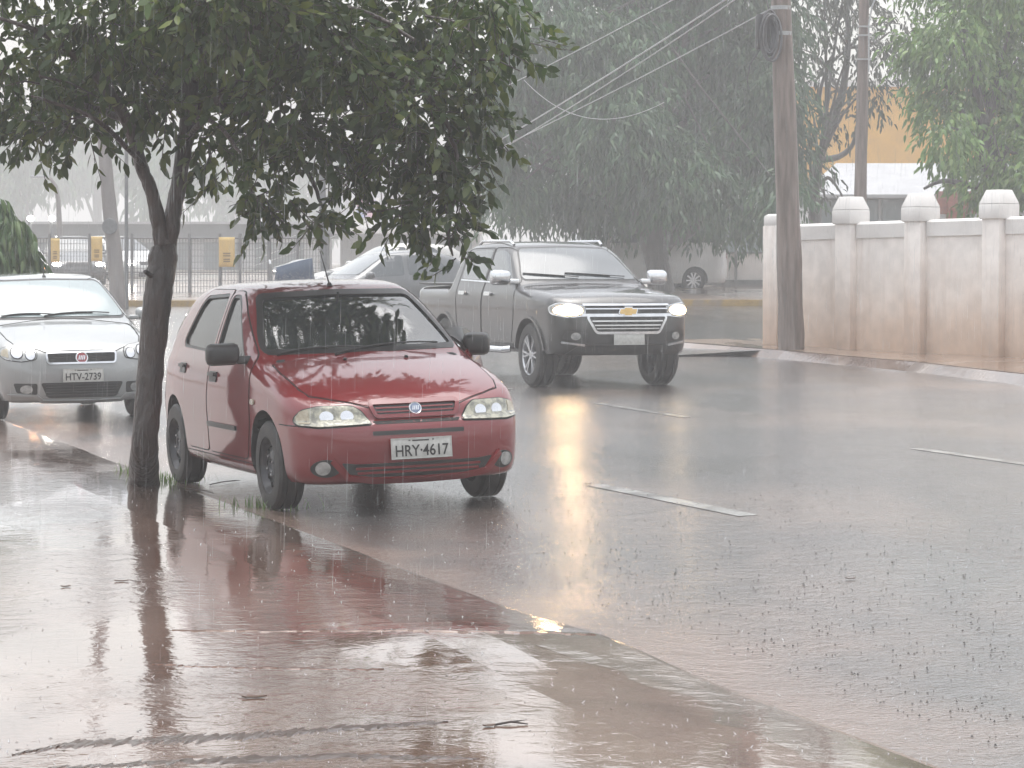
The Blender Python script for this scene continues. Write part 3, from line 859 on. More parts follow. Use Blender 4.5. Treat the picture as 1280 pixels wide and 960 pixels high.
# ------------------------------------------------------------------ the dark pickup
def pickup_truck():
    H = Hull(
        top=[(.98, .80), (.93, .98), (.88, 1.055), (.75, 1.115), (.3, 1.185), (-.1, 1.225), (-.40, 1.255), (-.48, 1.29), (-1.18, 1.695), (-1.32, 1.745), (-1.8, 1.785), (-2.4, 1.765), (-2.70, 1.705), (-2.80, 1.60), (-2.93, 1.26), (-3.0, 1.215), (-3.2, 1.21), (-4.36, 1.205), (-4.46, 1.12), (-4.5, .7)],
        wx=[(-4.5, .87), (-3, .915), (-1, .925), (0, .93), (.5, .905), (.95, .82)],
        wz=[(.3, -.06), (.5, -.01), (.7, 0), (.95, .004), (1.12, -.012), (1.2, -.04), (1.3, -.075), (1.72, -.215), (1.85, -.26)],
        fz=[(.35, .80), (.45, .87), (.55, .905), (.68, .92), (.80, .915), (.98, .885), (1.08, .83), (1.3, .7), (1.9, .5)],
        rz=[(.35, -4.30), (.5, -4.40), (1.2, -4.43), (1.9, -4.40)],
        zb=.40, bow=.10, crown=.05, cf=(.10, .33), cr=(.04, .2), spine=(-3.95, .25, .80), ks=.09, ke=.10)
    root = empty('pickup_truck', label='dark grey double-cab pickup driving through the rain with lit headlights', cat='pickup truck')
    body = bool_body(H, M['graphite'], (0, -3.10), .435, .60, res=((20, 110, 44), 120), az=.40)
    body.parent = root
    ws = rpoly([(-.77, 1.305), (.77, 1.305), (.72, 1.42), (.60, 1.682), (0, 1.70), (-.60, 1.682), (-.72, 1.42)], .06)
    H.patch('windscreen_seal', M['dark'], root, grow(ws, .02), 'x', 1, -1.4, off=.002, thick=.006)
    H.patch('windscreen', M['dkglass'], root, ws, 'x', 1, -1.4, off=.006, thick=.006)
    wins = [rpoly([(-.70, 1.265), (-1.62, 1.285), (-1.63, 1.66), (-1.32, 1.665), (-1.14, 1.60)], .06), rpoly([(-1.74, 1.287), (-2.58, 1.30), (-2.62, 1.62), (-2.50, 1.655), (-1.75, 1.672)], .06)]
    fd = rpoly([(-.55, 1.25), (-.52, .85), (-.62, .50), (-1.675, .50), (-1.68, 1.70), (-1.30, 1.705), (-1.10, 1.63)], .06)
    rd = rpoly([(-1.695, .50), (-2.45, .50), (-2.62, .75), (-2.68, 1.25), (-2.66, 1.66), (-2.5, 1.69), (-1.695, 1.70)], .06)
    t2 = np.linspace(0, 2 * math.pi, 20, endpoint=False)
    for s in (1, -1):
        for w in wins: H.patch('side_window', M['dkglass'], root, w, 'y', s, off=.004, thick=.006)
        H.patch('window_trim', M['chrome'], root, [(-.68, 1.258), (-2.60, 1.290), (-2.60, 1.272), (-.68, 1.240)], 'y', s, off=.012, thick=.012)
        for d, hx in ((fd, -1.45), (rd, -2.40)):
            H.line('door_gap', M['seam'], root, d, 'y', s, w=.010, off=0, closed=True)
            H.patch('door_handle', M['chrome'], root, rpoly([(hx + .13, 1.135), (hx - .09, 1.135), (hx - .09, 1.09), (hx + .13, 1.09)], .018), 'y', s, off=.035, thick=.03)
        for cx in (0, -3.10):
            ring = [(cx + .47 * math.cos(t), .40 + .47 * math.sin(t)) for t in np.linspace(R(8), R(172), 22)] + [(cx + .437 * math.cos(t), .40 + .437 * math.sin(t)) for t in np.linspace(R(172), R(8), 22)]
            H.patch('arch_flare', M['graphite'], root, ring, 'y', s, off=.022, thick=.03, step=.05)
        b = MB(); b.tube([(-.62, s * .93, .44), (-.66, s * 1.0, .43), (-2.42, s * 1.0, .43), (-2.46, s * .93, .44)], .042, 10); b.build('side_step', M['chrome'], root)
        H.patch('mud_strip', M['dark'], root, [(-.55, .46), (-2.55, .46), (-2.55, .52), (-.55, .52)], 'y', s, off=.006, thick=.01)
        mirror(root, -.62, s * 1.06, 1.33, M['chrome'], (.13, .27, .19))
        b = MB(); b.tube([(-1.35, s * .60, 1.74), (-1.45, s * .61, 1.785), (-2.45, s * .61, 1.785), (-2.6, s * .60, 1.74)], .018, 8); b.build('roof_rail', M['chrome'], root)
        hl = rpoly([(s * y, z) for y, z in [(.55, .885), (.53, .985), (.70, 1.015), (.82, 1.025), (.89, .985), (.88, .90), (.74, .865)]], .03)
        H.patch('headlight_surround', M['chrome'], root, grow(hl, .012), 'x', 1, -.2, off=.003, thick=.008)
        l = H.patch('headlight', M['lens_clear'], root, hl, 'x', 1, -.2, off=.012, thick=.016, step=.04)
        H.patch('lit_lamp', M['lamp_on'] if s < 0 else M['lamp_dim'], l, [(s * .715 + .145 * math.cos(t), .942 + .058 * math.sin(t)) for t in t2], 'x', 1, -.2, off=.018, thick=.012, step=.03)
        H.patch('fog_lamp_bezel', M['dark'], root, rpoly([(s * y, z) for y, z in [(.52, .56), (.50, .68), (.76, .70), (.80, .60)]], .03), 'x', 1, -.2, off=.004, thick=.01, step=.04)
        H.patch('fog_lamp', M['lens_clear'], root, [(s * .65 + .055 * math.cos(t), .635 + .045 * math.sin(t)) for t in t2], 'x', 1, -.2, off=.015, thick=.012, step=.03)
        H.patch('bumper_trim', M['chrome'], root, rpoly([(s * y, z) for y, z in [(.54, .540), (.80, .575), (.80, .550), (.54, .515)]], .01), 'x', 1, -.2, off=.016, thick=.014, step=.04)
    up = rpoly([(-.53, .905), (-.53, 1.00), (.53, 1.00), (.53, .905)], .02)
    lo = rpoly([(-.40, .69), (-.50, .865), (.50, .865), (.40, .69)], .03)
    H.patch('grille_surround', M['chrome'], root, grow(lo, .030), 'x', 1, -.2, holes=[lo], off=.022, thick=.024, step=.04)
    for q in (up, lo): H.patch('grille', M['dark'], root, q, 'x', 1, -.2, off=.006, thick=.008, step=.04)
    for z, w, h in ((1.002, .56, .011), (.958, .53, .007), (.885, .58, .016), (.815, .46, .008), (.765, .43, .008), (.725, .41, .006)):
        H.patch('grille_bar', M['chrome'], root, rpoly([(-w, z - h), (w, z - h), (w, z + h), (-w, z + h)], .006), 'x', 1, -.2, off=.024, thick=.02, step=.05)
    bt = [(-.115, -.012), (-.095, .030), (-.045, .030), (-.040, .048), (.055, .048), (.050, .030), (.115, .030), (.095, -.030), (.045, -.030), (.040, -.048), (-.055, -.048), (-.050, -.030), (-.105, -.030)]
    H.patch('emblem', M['chrome'], root, [(y * 1.12, .922 + z * 1.16) for y, z in bt], 'x', 1, -.2, off=.036, thick=.02, step=.03)
    H.patch('emblem_centre', M['gold'], root, [(y, .922 + z * .9) for y, z in bt], 'x', 1, -.2, off=.040, thick=.01, step=.03)
    H.patch('lower_bumper', M['dark'], root, rpoly([(-.76, .41), (-.60, .53), (.60, .53), (.76, .41)], .03), 'x', 1, -.2, off=.006, thick=.01, step=.05)
    plate(root, .955, .595, None, R(-3))
    b = MB(); b.box((-3.70, 0, 1.222), (1.36, 1.66, .03), bev=.012); b.build('tonneau_cover', M['dark'], root)
    wiper(root, H, [(.60 - .2 * k, 1.325 + .012 * k) for k in range(5)], -1.4); wiper(root, H, [(-.05 - .17 * k, 1.32 + .012 * k) for k in range(5)], -1.4)
    for x in (0, -3.10):
        for y in (.80, -.80): wheel(root, x, y, .39, .25, 'alloy')
    ROOFS.append((root, H) + (-2.6, -1.35, .58, 900))
    return root

# ------------------------------------------------------------------ cars farther off
def far_car(label, paint, shape='sedan', lights=None, group=None, name='passing_car', cat='car'):
    if shape == 'van':
        top = [(.90, .6), (.85, .95), (.6, 1.15), (.35, 1.28), (-.5, 1.95), (-.9, 2.1), (-2.0, 2.15), (-3.6, 2.12), (-3.75, 1.9), (-3.8, .8)]
        wx = [(-3.8, .90), (-1, .95), (0, .95), (.9, .82)]; wz = [(.2, -.05), (.5, 0), (1.2, -.02), (2.2, -.18)]
        fz = [(.2, .80), (.5, .88), (.9, .85), (1.3, .7), (2.2, .3)]; rz = [(.2, -3.7), (.5, -3.78), (2.2, -3.7)]
        H = Hull(top, wx, wz, fz, rz, zb=.25, spine=(-3.2, .1, .9), bow=.1, crown=.04); wb, Rr = 2.7, .33
        wins = [rpoly([(-.35, 1.30), (-1.15, 1.30), (-1.15, 1.88), (-.78, 1.88)], .06), rpoly([(-1.3, 1.30), (-2.4, 1.30), (-2.4, 1.88), (-1.3, 1.88)], .06), rpoly([(-2.55, 1.30), (-3.55, 1.30), (-3.5, 1.88), (-2.55, 1.88)], .06)]
        ws = rpoly([(-.74, 1.38), (.74, 1.38), (.64, 1.92), (-.64, 1.92)], .06); st = -1.0; hz, hy = .80, .62
    else:
        tail = [(-2.0, 1.425), (-2.33, 1.385), (-2.45, 1.33), (-2.80, 1.02), (-2.9, .93), (-3.0, .6)] if shape == 'hatch' else [(-2.0, 1.41), (-2.3, 1.35), (-2.78, 1.08), (-2.88, 1.05), (-3.3, 1.02), (-3.42, .93), (-3.5, .6)]
        L = -2.98 if shape == 'hatch' else -3.46
        top = [(.82, .50), (.77, .62), (.70, .70), (.60, .75), (.35, .84), (0, .92), (-.20, .965), (-.30, 1.01), (-1.0, 1.38), (-1.1, 1.41), (-1.4, 1.44), (-1.6, 1.445)] + tail
        wx = [(-3.5, .70), (-2.6, .77), (-1.2, .82), (-.3, .82), (.2, .80), (.5, .77), (.8, .70)]
        wz = [(.15, -.09), (.3, -.03), (.5, 0), (.75, -.004), (.9, -.026), (.96, -.05), (1.4, -.225), (1.5, -.27)]
        fz = [(.15, .68), (.3, .75), (.5, .77), (.66, .73), (.75, .66), (1.5, .4)]; rz = [(.15, L + .2), (.5, L), (.9, L + .08), (1.5, L + .4)]
        H = Hull(top, wx, wz, fz, rz, spine=(L + .5, .25, .66)); wb, Rr = (2.4, .29) if shape == 'hatch' else (2.55, .30)
        wins = [rpoly([(-.50, .965), (-1.30, .985), (-1.31, 1.352), (-1.10, 1.358), (-.96, 1.305)], .05), rpoly([(-1.39, .988), (-2.25, 1.0), (-2.20, 1.10), (-1.98, 1.32), (-1.40, 1.358)], .05)]
        ws = rpoly([(-.67, 1.01), (.67, 1.01), (.53, 1.355), (-.53, 1.355)], .06); st = -1.2; hz, hy = .66, .60
    root = empty(name, label=label, cat=cat, group=group)
    V, F = H.mesh((12, 44, 18), 60)
    b = from_hull('body', V, F, [paint], None, 0)
    boolean(b, arch_cutter((0, -wb), Rr + .03, .55, Rr)); b.parent = root
    b.data.polygons.foreach_set('use_smooth', [True] * len(b.data.polygons)); b.data.update(); b.data.set_sharp_from_angle(angle=R(40))
    H.patch('windscreen', M['dkglass'], root, ws, 'x', 1, st, off=.005, thick=.008, step=.1)
    H.patch('rear_window', M['dkglass'], root, [(y * .86, z) for y, z in ws], 'x', -1, -1.7 if shape != 'van' else -2.6, off=.005, thick=.008, step=.1)
    for s in (1, -1):
        for w in wins: H.patch('side_window', M['dkglass'], root, w, 'y', s, off=.005, thick=.008, step=.1)
        H.patch('headlight', lights or M['lens_clear'], root, [(s * hy + .13 * math.cos(t), hz + .06 * math.sin(t)) for t in np.linspace(0, 2 * math.pi, 14, endpoint=False)], 'x', 1, -.2, off=.006, thick=.01, step=.05)
        H.patch('tail_light', M['tail'], root, [(s * hy + .09 * math.cos(t), hz + .16 + .1 * math.sin(t)) for t in np.linspace(0, 2 * math.pi, 14, endpoint=False)], 'x', -1, -2.2, off=.006, thick=.01, step=.05)
        mirror(root, -.52, s * (.97 if shape != 'van' else 1.05), 1.0 if shape != 'van' else 1.4, paint, (.11, .2, .13))
    H.patch('grille', M['dark'], root, rpoly([(-.36, hz - .06), (-.36, hz + .04), (.36, hz + .04), (.36, hz - .06)], .03), 'x', 1, -.2, off=.005, thick=.008, step=.08)
    H.patch('lower_intake', M['dark'], root, rpoly([(-.42, .26), (-.42, .38), (.42, .38), (.42, .26)], .03), 'x', 1, -.2, off=.005, thick=.008, step=.08)
    for x in (0, -wb):
        for y in (.72, -.72): wheel(root, x, y, Rr, .18, 'hubcap')
    root['wb'] = wb
    return root

def put(o, x, D, a, dz=0.0):
    p = GD(x, D)
    o.location = (p.x, p.y, p.z + dz); o.rotation_euler = (0, 0, a - math.pi / 2)
    # follow the slope of the ground along its length
    Fw = Vector((math.sin(a), -math.cos(a), 0)); q = p - Fw * 2.4
    o.rotation_euler = (0, math.atan2(zg(q.x, q.y) - p.z, 2.4), a - math.pi / 2)
# ------------------------------------------------------------------ ground materials
def wet_mat(name, dry, mud, puddle=(.45, .58), rough=(.22, .03), bump=(.35, .10), fine=70, wave=9, mudscale=.5, mudrange=(.45, .62), gutter=False, fw=.55):
    """a surface under running rain water: still puddles mirror, the rest is broken by ripples"""
    m, nt, b = _nodes(name)
    L = nt.links.new
    def noise(scale, det=4, st=None, dist=0.0):
        mp = nt.nodes.new('ShaderNodeMapping'); L(tc.outputs['Object'], mp.inputs[0])
        if st: mp.inputs['Scale'].default_value = st
        mp.inputs['Rotation'].default_value = (0, 0, -PHI)
        n = nt.nodes.new('ShaderNodeTexNoise'); n.inputs['Scale'].default_value = scale; n.inputs['Detail'].default_value = det
        n.inputs['Distortion'].default_value = dist
        L(mp.outputs[0], n.inputs['Vector']); return n.outputs['Fac']
    def rng_(src, f0, f1, t0=0.0, t1=1.0):
        r = nt.nodes.new('ShaderNodeMapRange'); r.interpolation_type = 'SMOOTHSTEP'
        for k, v in zip(('From Min', 'From Max', 'To Min', 'To Max'), (f0, f1, t0, t1)): r.inputs[k].default_value = v
        L(src, r.inputs['Value']); return r.outputs['Result']
    def mixc(f, a, bb):
        x = nt.nodes.new('ShaderNodeMix'); x.data_type = 'RGBA'
        for i, v in ((6, a), (7, bb)):
            if isinstance(v, tuple): x.inputs[i].default_value = (*v, 1)
            else: L(v, x.inputs[i])
        L(f, x.inputs[0]); return x.outputs[2]
    def math_(op, a, bb):
        x = nt.nodes.new('ShaderNodeMath'); x.operation = op
        for i, v in ((0, a), (1, bb)):
            if isinstance(v, (int, float)): x.inputs[i].default_value = v
            else: L(v, x.inputs[i])
        return x.outputs[0]
    tc = nt.nodes.new('ShaderNodeTexCoord')
    mudf = rng_(noise(mudscale, 5, (1.6, .6, 1), .6), *mudrange)
    grain = rng_(noise(fine * 1.3, 5), .35, .68)
    c = mixc(grain, dry, tuple(v * .62 for v in dry))
    c = mixc(mudf, c, mud)
    stain = rng_(noise(1.7, 7, (1.3, .8, 1), 1.0), .40, .68)
    c = mixc(math_('MULTIPLY', stain, .35), c, tuple(v * .45 for v in dry))
    if gutter:                                            # soil washed off the pavement lies along the gutter
        dt = nt.nodes.new('ShaderNodeVectorMath'); dt.operation = 'DOT_PRODUCT'; dt.inputs[1].default_value = (cP, sP, 0)
        L(tc.outputs['Object'], dt.inputs[0])
        nd = math_('ADD', dt.outputs['Value'], math_('MULTIPLY', noise(.9, 6, (1, .5, 1), .8), -2.6))
        g1 = rng_(nd, 2.75, 3.9, 1.0, 0.0)
        c = mixc(math_('MULTIPLY', g1, .85), c, (.20, .135, .105))
    pud = rng_(noise(.55, 4, (1.5, .7, 1), .5), *puddle)
    L(c, b.inputs['Base Color'])
    L(rng_(pud, 0, 1, rough[0], rough[1]), b.inputs['Roughness'])
    b.inputs['IOR'].default_value = 1.36; b.inputs['Specular IOR Level'].default_value = .5
    b.inputs['Coat Weight'].default_value = .6; b.inputs['Coat IOR'].default_value = 1.33
    L(rng_(pud, 0, 1, rough[0] * .5, rough[1]), b.inputs['Coat Roughness'])
    h1 = noise(fine, 3); h2 = noise(wave, 3, None, .8)
    vo = nt.nodes.new('ShaderNodeTexVoronoi'); vo.inputs['Scale'].default_value = fine * .32; L(tc.outputs['Object'], vo.inputs['Vector'])
    drop = rng_(vo.outputs['Distance'], .05, .22)
    hh = math_('ADD', math_('MULTIPLY', h1, fw), math_('ADD', math_('MULTIPLY', h2, 1.7), math_('MULTIPLY', drop, .35)))
    bp = nt.nodes.new('ShaderNodeBump'); bp.inputs['Distance'].default_value = .012
    L(rng_(pud, 0, 1, bump[0], bump[1]), bp.inputs['Strength']); L(hh, bp.inputs['Height'])
    L(bp.outputs[0], b.inputs['Normal']); L(bp.outputs[0], b.inputs['Coat Normal'])
    return m

W = {}
W['road'] = wet_mat('wet_asphalt', (.078, .072, .070), (.155, .120, .102), puddle=(.30, .78), rough=(.24, .15), bump=(.62, .44), fine=40, wave=7, mudscale=.32, mudrange=(.42, .70), gutter=True, fw=1.15)
W['walk'] = wet_mat('wet_concrete_pavement', (.165, .100, .076), (.225, .155, .125), puddle=(.40, .60), rough=(.13, .015), bump=(.19, .050), fine=30, wave=5, mudscale=.6, mudrange=(.42, .66))
W['walk2'] = wet_mat('wet_earth_pavement', (.24, .165, .125), (.30, .22, .17), puddle=(.45, .65), rough=(.3, .08), bump=(.3, .15), fine=30, wave=5)
W['earth'] = wet_mat('wet_red_earth', (.16, .095, .06), (.10, .09, .05), puddle=(.5, .7), rough=(.45, .15), bump=(.5, .3), fine=20, wave=4)
W['kerb'] = wet_mat('wet_kerb', (.155, .11, .09), (.23, .18, .15), puddle=(.4, .6), rough=(.15, .04), bump=(.20, .07), fine=30, wave=5)
W['kerb_y'] = wet_mat('yellow_painted_kerb', (.38, .24, .06), (.22, .17, .12), puddle=(.5, .7), rough=(.35, .12), bump=(.3, .2), fine=30, wave=5, mudscale=1.4)
W['paint'] = wet_mat('worn_road_paint', (.40, .39, .37), (.11, .10, .095), puddle=(.42, .66), rough=(.3, .2), bump=(.5, .35), fine=40, wave=6, mudscale=3.2, mudrange=(.44, .62))

def sheet(name, svals, nvals, dz, m, n_of=None, kind='structure', smooth=0):
    vs = []; fs = []
    for s in svals:
        for n in nvals:
            q = n_of(s, n) if n_of else n
            X, Y = XY(s, q); vs.append((X, Y, zg(X, Y) + (dz(n) if callable(dz) else dz)))
    K = len(nvals)
    for i in range(len(svals) - 1):
        for k in range(K - 1): fs.append((i * K + k, i * K + k + 1, (i + 1) * K + k + 1, (i + 1) * K + k))
    me = bpy.data.meshes.new(name); me.from_pydata(vs, [], fs)
    o = finish(me, name, m, None, 0)
    return tag(o, kind=kind)

def fr(a, b, st): return list(np.arange(a, b + 1e-6, st))

def build_ground():
    # earth, one sheet to the horizon
    xs = sorted(set([-300, -200, -140, -100, -75] + fr(-60, 60, 2.5) + [75, 100, 140, 200, 300]))
    ys = sorted(set([-50, -30, -15] + fr(-5, 110, 2.0) + [125, 150, 190, 250, 330, 450, 590]))
    Xg, Yg = np.meshgrid(xs, ys)
    Z = zgv(Xg, Yg) - .10
    vs = list(zip(Xg.ravel(), Yg.ravel(), Z.ravel())); K = len(xs)
    fs = [(i * K + k, i * K + k + 1, (i + 1) * K + k + 1, (i + 1) * K + k) for i in range(len(ys) - 1) for k in range(K - 1)]
    me = bpy.data.meshes.new('ground'); me.from_pydata([tuple(map(float, v)) for v in vs], [], fs)
    tag(finish(me, 'ground', W['earth'], None, 30), kind='structure')
    S = fr(-12, 6, .8) + fr(6.2, 20, .2) + fr(20.6, 47.6, .6)
    nl = [3.90, 4.0, 4.1, 4.2, 4.35] + fr(4.8, 10.8, .5) + [10.9]
    sheet('road', S, nl + [11 + k for k in range(0, 8)], 0.0, W['road'], lambda s, n: n if n <= 10.9 else 10.9 + (n - 10.9) / (18 - 10.9) * (float(n_right(s)) - .02 - 10.9), smooth=0)
    sheet('sidewalk', fr(-12, 6, .8) + fr(6.2, 20, .2) + fr(20.6, 50, .6), [-30, -20, -12, -8, -6, -5, -4, -3, -2, -1, 0, .5, 1, 1.5] + fr(1.75, 3.75, .25) + [3.86], 0.004, W['walk'])
    # the worn kerb: a strip of paler concrete along the gutter
    sheet('kerb', fr(-12, 6, .8) + fr(6.2, 20, .2) + fr(20.6, 50, .6), [3.80, 3.87, 3.95, 4.0, 4.08], lambda n: .0050 if 3.85 < n < 4.0 else (.0042 if n < 3.85 else (.004 if n < 4.05 else -.006)), W['kerb'], lambda s, n: n - (max(0, 4.0 - n) / .16) * (.07 + .05 * math.sin(3.1 * s) + .035 * math.sin(7.7 * s + 1) + .02 * math.sin(17 * s)))
    sk = fr(-12, _ke[-1][0] + 6.5, .5)
    sheet('far_kerb', sk, [-.02, .0, .02, .15, .21], .0, W['kerb'], lambda s, d: float(n_right(s)) + d * 1.0)
    sheet('far_sidewalk', sk, [.212, .6, 1, 1.5, 2, 2.6, 3.4, 5, 8, 14], .004, W['walk2'], lambda s, d: float(n_right(s)) + d)
    # the crossing at the end of the street
    vs = []; fs = []
    xs = fr(-70, 70, 2.0); ys = fr(44.5, 64.5, 1.0)
    for y in ys:
        for x in xs: vs.append((x, y, zg(x, y) + (.010 if y > 47 else -.012)))
    K = len(xs)
    for i in range(len(ys) - 1):
        for k in range(K - 1):
            if xs[k] > 3.4 and ys[i] < 49: continue
            fs.append((i * K + k, i * K + k + 1, (i + 1) * K + k + 1, (i + 1) * K + k))
    me = bpy.data.meshes.new('crossroad'); me.from_pydata(vs, [], fs)
    tag(finish(me, 'crossroad', W['road'], None, 0), kind='structure')
    # pavement and painted kerb across the crossing
    for nm, y0, y1, dz, m in (('corner_kerb', 64.4, 64.75, .14, W['kerb_y']), ('corner_sidewalk', 64.752, 79, .145, W['walk2'])):
        b = MB(); xs2 = fr(-45, 45, 1.5)
        for i in range(len(xs2) - 1):
            x0, x1 = xs2[i], xs2[i + 1]
            for j in range(1 if nm == 'corner_kerb' else 6):
                a0 = y0 + (y1 - y0) * j / (1 if nm == 'corner_kerb' else 6); a1 = y0 + (y1 - y0) * (j + 1) / (1 if nm == 'corner_kerb' else 6)
                b.add([(x0, a0, zg(x0, a0) + dz), (x1, a0, zg(x1, a0) + dz), (x1, a1, zg(x1, a1) + dz), (x0, a1, zg(x0, a1) + dz)], [(0, 1, 2, 3)])
            b.add([(x0, y0, zg(x0, y0) - .05), (x1, y0, zg(x1, y0) - .05), (x1, y0, zg(x1, y0) + dz), (x0, y0, zg(x0, y0) + dz)], [(0, 1, 2, 3)])
        tag(b.build(nm, m, None, 0), kind='structure')
    # lane paint
    def line(p, q, w=.12):
        a, b_ = G(*p), G(*q); k = max(2, int((b_ - a).length / .4)); d = (b_ - a); d.z = 0; sd = Vector((d.y, -d.x, 0)).normalized() * w / 2
        vs = []; fs = []
        for i in range(k + 1):
            c = a.lerp(b_, i / k)
            for sg in (-1, 1):
                X, Y = c.x + sd.x * sg, c.y + sd.y * sg; vs.append((X, Y, zg(X, Y) + .0035))
        for i in range(k): fs.append((2 * i, 2 * i + 1, 2 * i + 3, 2 * i + 2))
        return vs, fs
    b = MB()
    for p, q, w in (((742, 606), (936, 645), .13), ((748, 504.5), (858, 522), .12), ((1145, 561), (1300, 583), .12), ((560, 475), (640, 487), .12)):
        b.add(*line(p, q, w))
    tag(b.build('road_markings', W['paint'], None, 0), kind='structure')
    # slab edge and washed-up mud, darkened for the crown's reflection, on the pavement
    b = MB()
    def ridge(pts, w, h):
        P3 = [G(*p) for p in pts]; Q = []
        for i in range(len(P3) - 1):
            for k in range(26): Q.append(P3[i].lerp(P3[i + 1], k / 26) + Vector((0, random.gauss(0, .012), 0)))
        Q.append(P3[-1]); vs = []; fs = []
        for i, c in enumerate(Q):
            ww = w * (.25 + 1.0 * random.random()) * (max(0.0, math.sin(math.pi * i / (len(Q) - 1))) ** .4 + .02); hh = h * (.6 + .8 * random.random())
            for d, e in ((-1, -.004), (-.4, hh), (.3, hh * .9), (1, -.004)):
                vs.append((c.x + .2 * ww * d, c.y + ww * d, zg(c.x + .2 * ww * d, c.y + ww * d) + .004 + e * (1 if abs(d) < 1 else 1)))
        for i in range(len(Q) - 1):
            for k in range(3): fs.append((4 * i + k, 4 * i + k + 1, 4 * i + 5 + k, 4 * i + 4 + k))
        b.add(vs, fs)
    ridge([(215, 789), (400, 790), (580, 791), (745, 795)], .03, .004)
    ridge([(190, 832), (300, 836), (480, 838)], .025, .003)
    tag(b.build('paving_joint', W['walk'], None, 30), kind='structure')
    b = MB()
    ridge([(15, 945), (90, 932), (200, 926), (310, 921), (420, 912), (560, 904)], .15, .0035)
    ridge([(60, 962), (200, 955), (420, 946), (600, 950)], .11, .003)
    tag(b.build('mud', wet_mat('mud_with_crown_reflection', (.075, .045, .032), (.055, .035, .026), puddle=(.4, .7), rough=(.30, .12), bump=(.8, .5), fine=34, wave=7), None, 30), kind='stuff')  # thin mud whose dark colour also stands for the mirrored tree crown

# ------------------------------------------------------------------ foliage
def leaf_mat(name, c1, c2, c3, rough=.35, trans=.25):
    m, nt, b = _nodes(name)
    L = nt.links.new
    g = nt.nodes.new('ShaderNodeNewGeometry')
    cr = nt.nodes.new('ShaderNodeValToRGB')
    e = cr.color_ramp.elements
    e[0].position = 0; e[0].color = (*c1, 1); e[1].position = 1; e[1].color = (*c3, 1)
    k = e.new(.55); k.color = (*c2, 1)
    L(g.outputs['Random Per Island'], cr.inputs[0])
    tc = nt.nodes.new('ShaderNodeTexCoord'); nz = nt.nodes.new('ShaderNodeTexNoise'); nz.inputs['Scale'].default_value = 1.1
    L(tc.outputs['Object'], nz.inputs['Vector'])
    mx = nt.nodes.new('ShaderNodeMix'); mx.data_type = 'RGBA'; mx.blend_type = 'MULTIPLY'; mx.inputs[0].default_value = 1
    c2r = nt.nodes.new('ShaderNodeMapRange'); c2r.inputs['From Min'].default_value = .3; c2r.inputs['From Max'].default_value = .7; c2r.inputs['To Min'].default_value = .6; c2r.inputs['To Max'].default_value = 1.3
    L(nz.outputs['Fac'], c2r.inputs['Value'])
    L(cr.outputs[0], mx.inputs[6]); L(c2r.outputs[0], mx.inputs[7])
    L(mx.outputs[2], b.inputs['Base Color']); b.inputs['Roughness'].default_value = rough
    tl = nt.nodes.new('ShaderNodeBsdfTranslucent'); L(mx.outputs[2], tl.inputs[0])
    ms = nt.nodes.new('ShaderNodeMixShader'); ms.inputs[0].default_value = trans
    L(b.outputs[0], ms.inputs[1]); L(tl.outputs[0], ms.inputs[2]); L(ms.outputs[0], nt.nodes['Material Output'].inputs['Surface'])
    return m

def leaf_geo(base, axis, L, Wd, fold=.18, droop=.25, seed=0):
    g = np.random.default_rng(seed); n = len(base)
    a = axis / np.linalg.norm(axis, axis=1, keepdims=True)
    r = g.normal(size=(n, 3)); r[:, 2] += .0
    b = np.cross(a, r); b /= np.maximum(np.linalg.norm(b, axis=1, keepdims=True), 1e-6)
    u = np.cross(b, a)
    L = L[:, None]; Wd = Wd[:, None]
    dz = np.zeros((n, 3)); dz[:, 2] = -1
    p1 = base + a * L * .32 + b * Wd * .5 + u * Wd * fold; p2 = base + a * L * .32 - b * Wd * .5 + u * Wd * fold
    p3 = base + a * L * .70 + b * Wd * .38 + u * Wd * fold + dz * L * droop * .4; p4 = base + a * L * .70 - b * Wd * .38 + u * Wd * fold + dz * L * droop * .4
    p5 = base + a * L + dz * L * droop
    V = np.stack([base, p1, p2, p3, p4, p5], 1).reshape(-1, 3)
    i = np.arange(n)[:, None] * 6
    tri = np.concatenate([i + [0, 1, 2], i + [3, 5, 4]], 0); quad = i + [1, 3, 4, 2]
    return V, tri, quad

def leaf_object(name, V, tri, quad, m, parent, extra=None):
    me = bpy.data.meshes.new(name)
    nv, nt_, nq = len(V), len(tri), len(quad)
    ev, ef = (np.array(extra[0]), extra[1]) if extra else (np.zeros((0, 3)), [])
    el = [len(f) for f in ef]
    me.vertices.add(nv + len(ev)); me.vertices.foreach_set('co', np.vstack([V, ev.reshape(-1, 3)]).ravel())
    loops = np.concatenate([tri.ravel(), quad.ravel(), np.array([i + nv for f in ef for i in f], int)])
    me.loops.add(len(loops)); me.loops.foreach_set('vertex_index', loops)
    cnt = np.array([3] * nt_ + [4] * nq + el); st = np.concatenate([[0], np.cumsum(cnt)[:-1]])
    me.polygons.add(len(cnt)); me.polygons.foreach_set('loop_start', st); me.polygons.foreach_set('loop_total', cnt)
    ms = m if isinstance(m, (list, tuple)) else [m]
    for q in ms: me.materials.append(q)
    if ef: me.polygons.foreach_set('material_index', [0] * (nt_ + nq) + [1] * len(ef))
    me.update(calc_edges=True); me.validate()
    o = bpy.data.objects.new(name, me); COL.objects.link(o)
    if parent: o.parent = parent
    return o

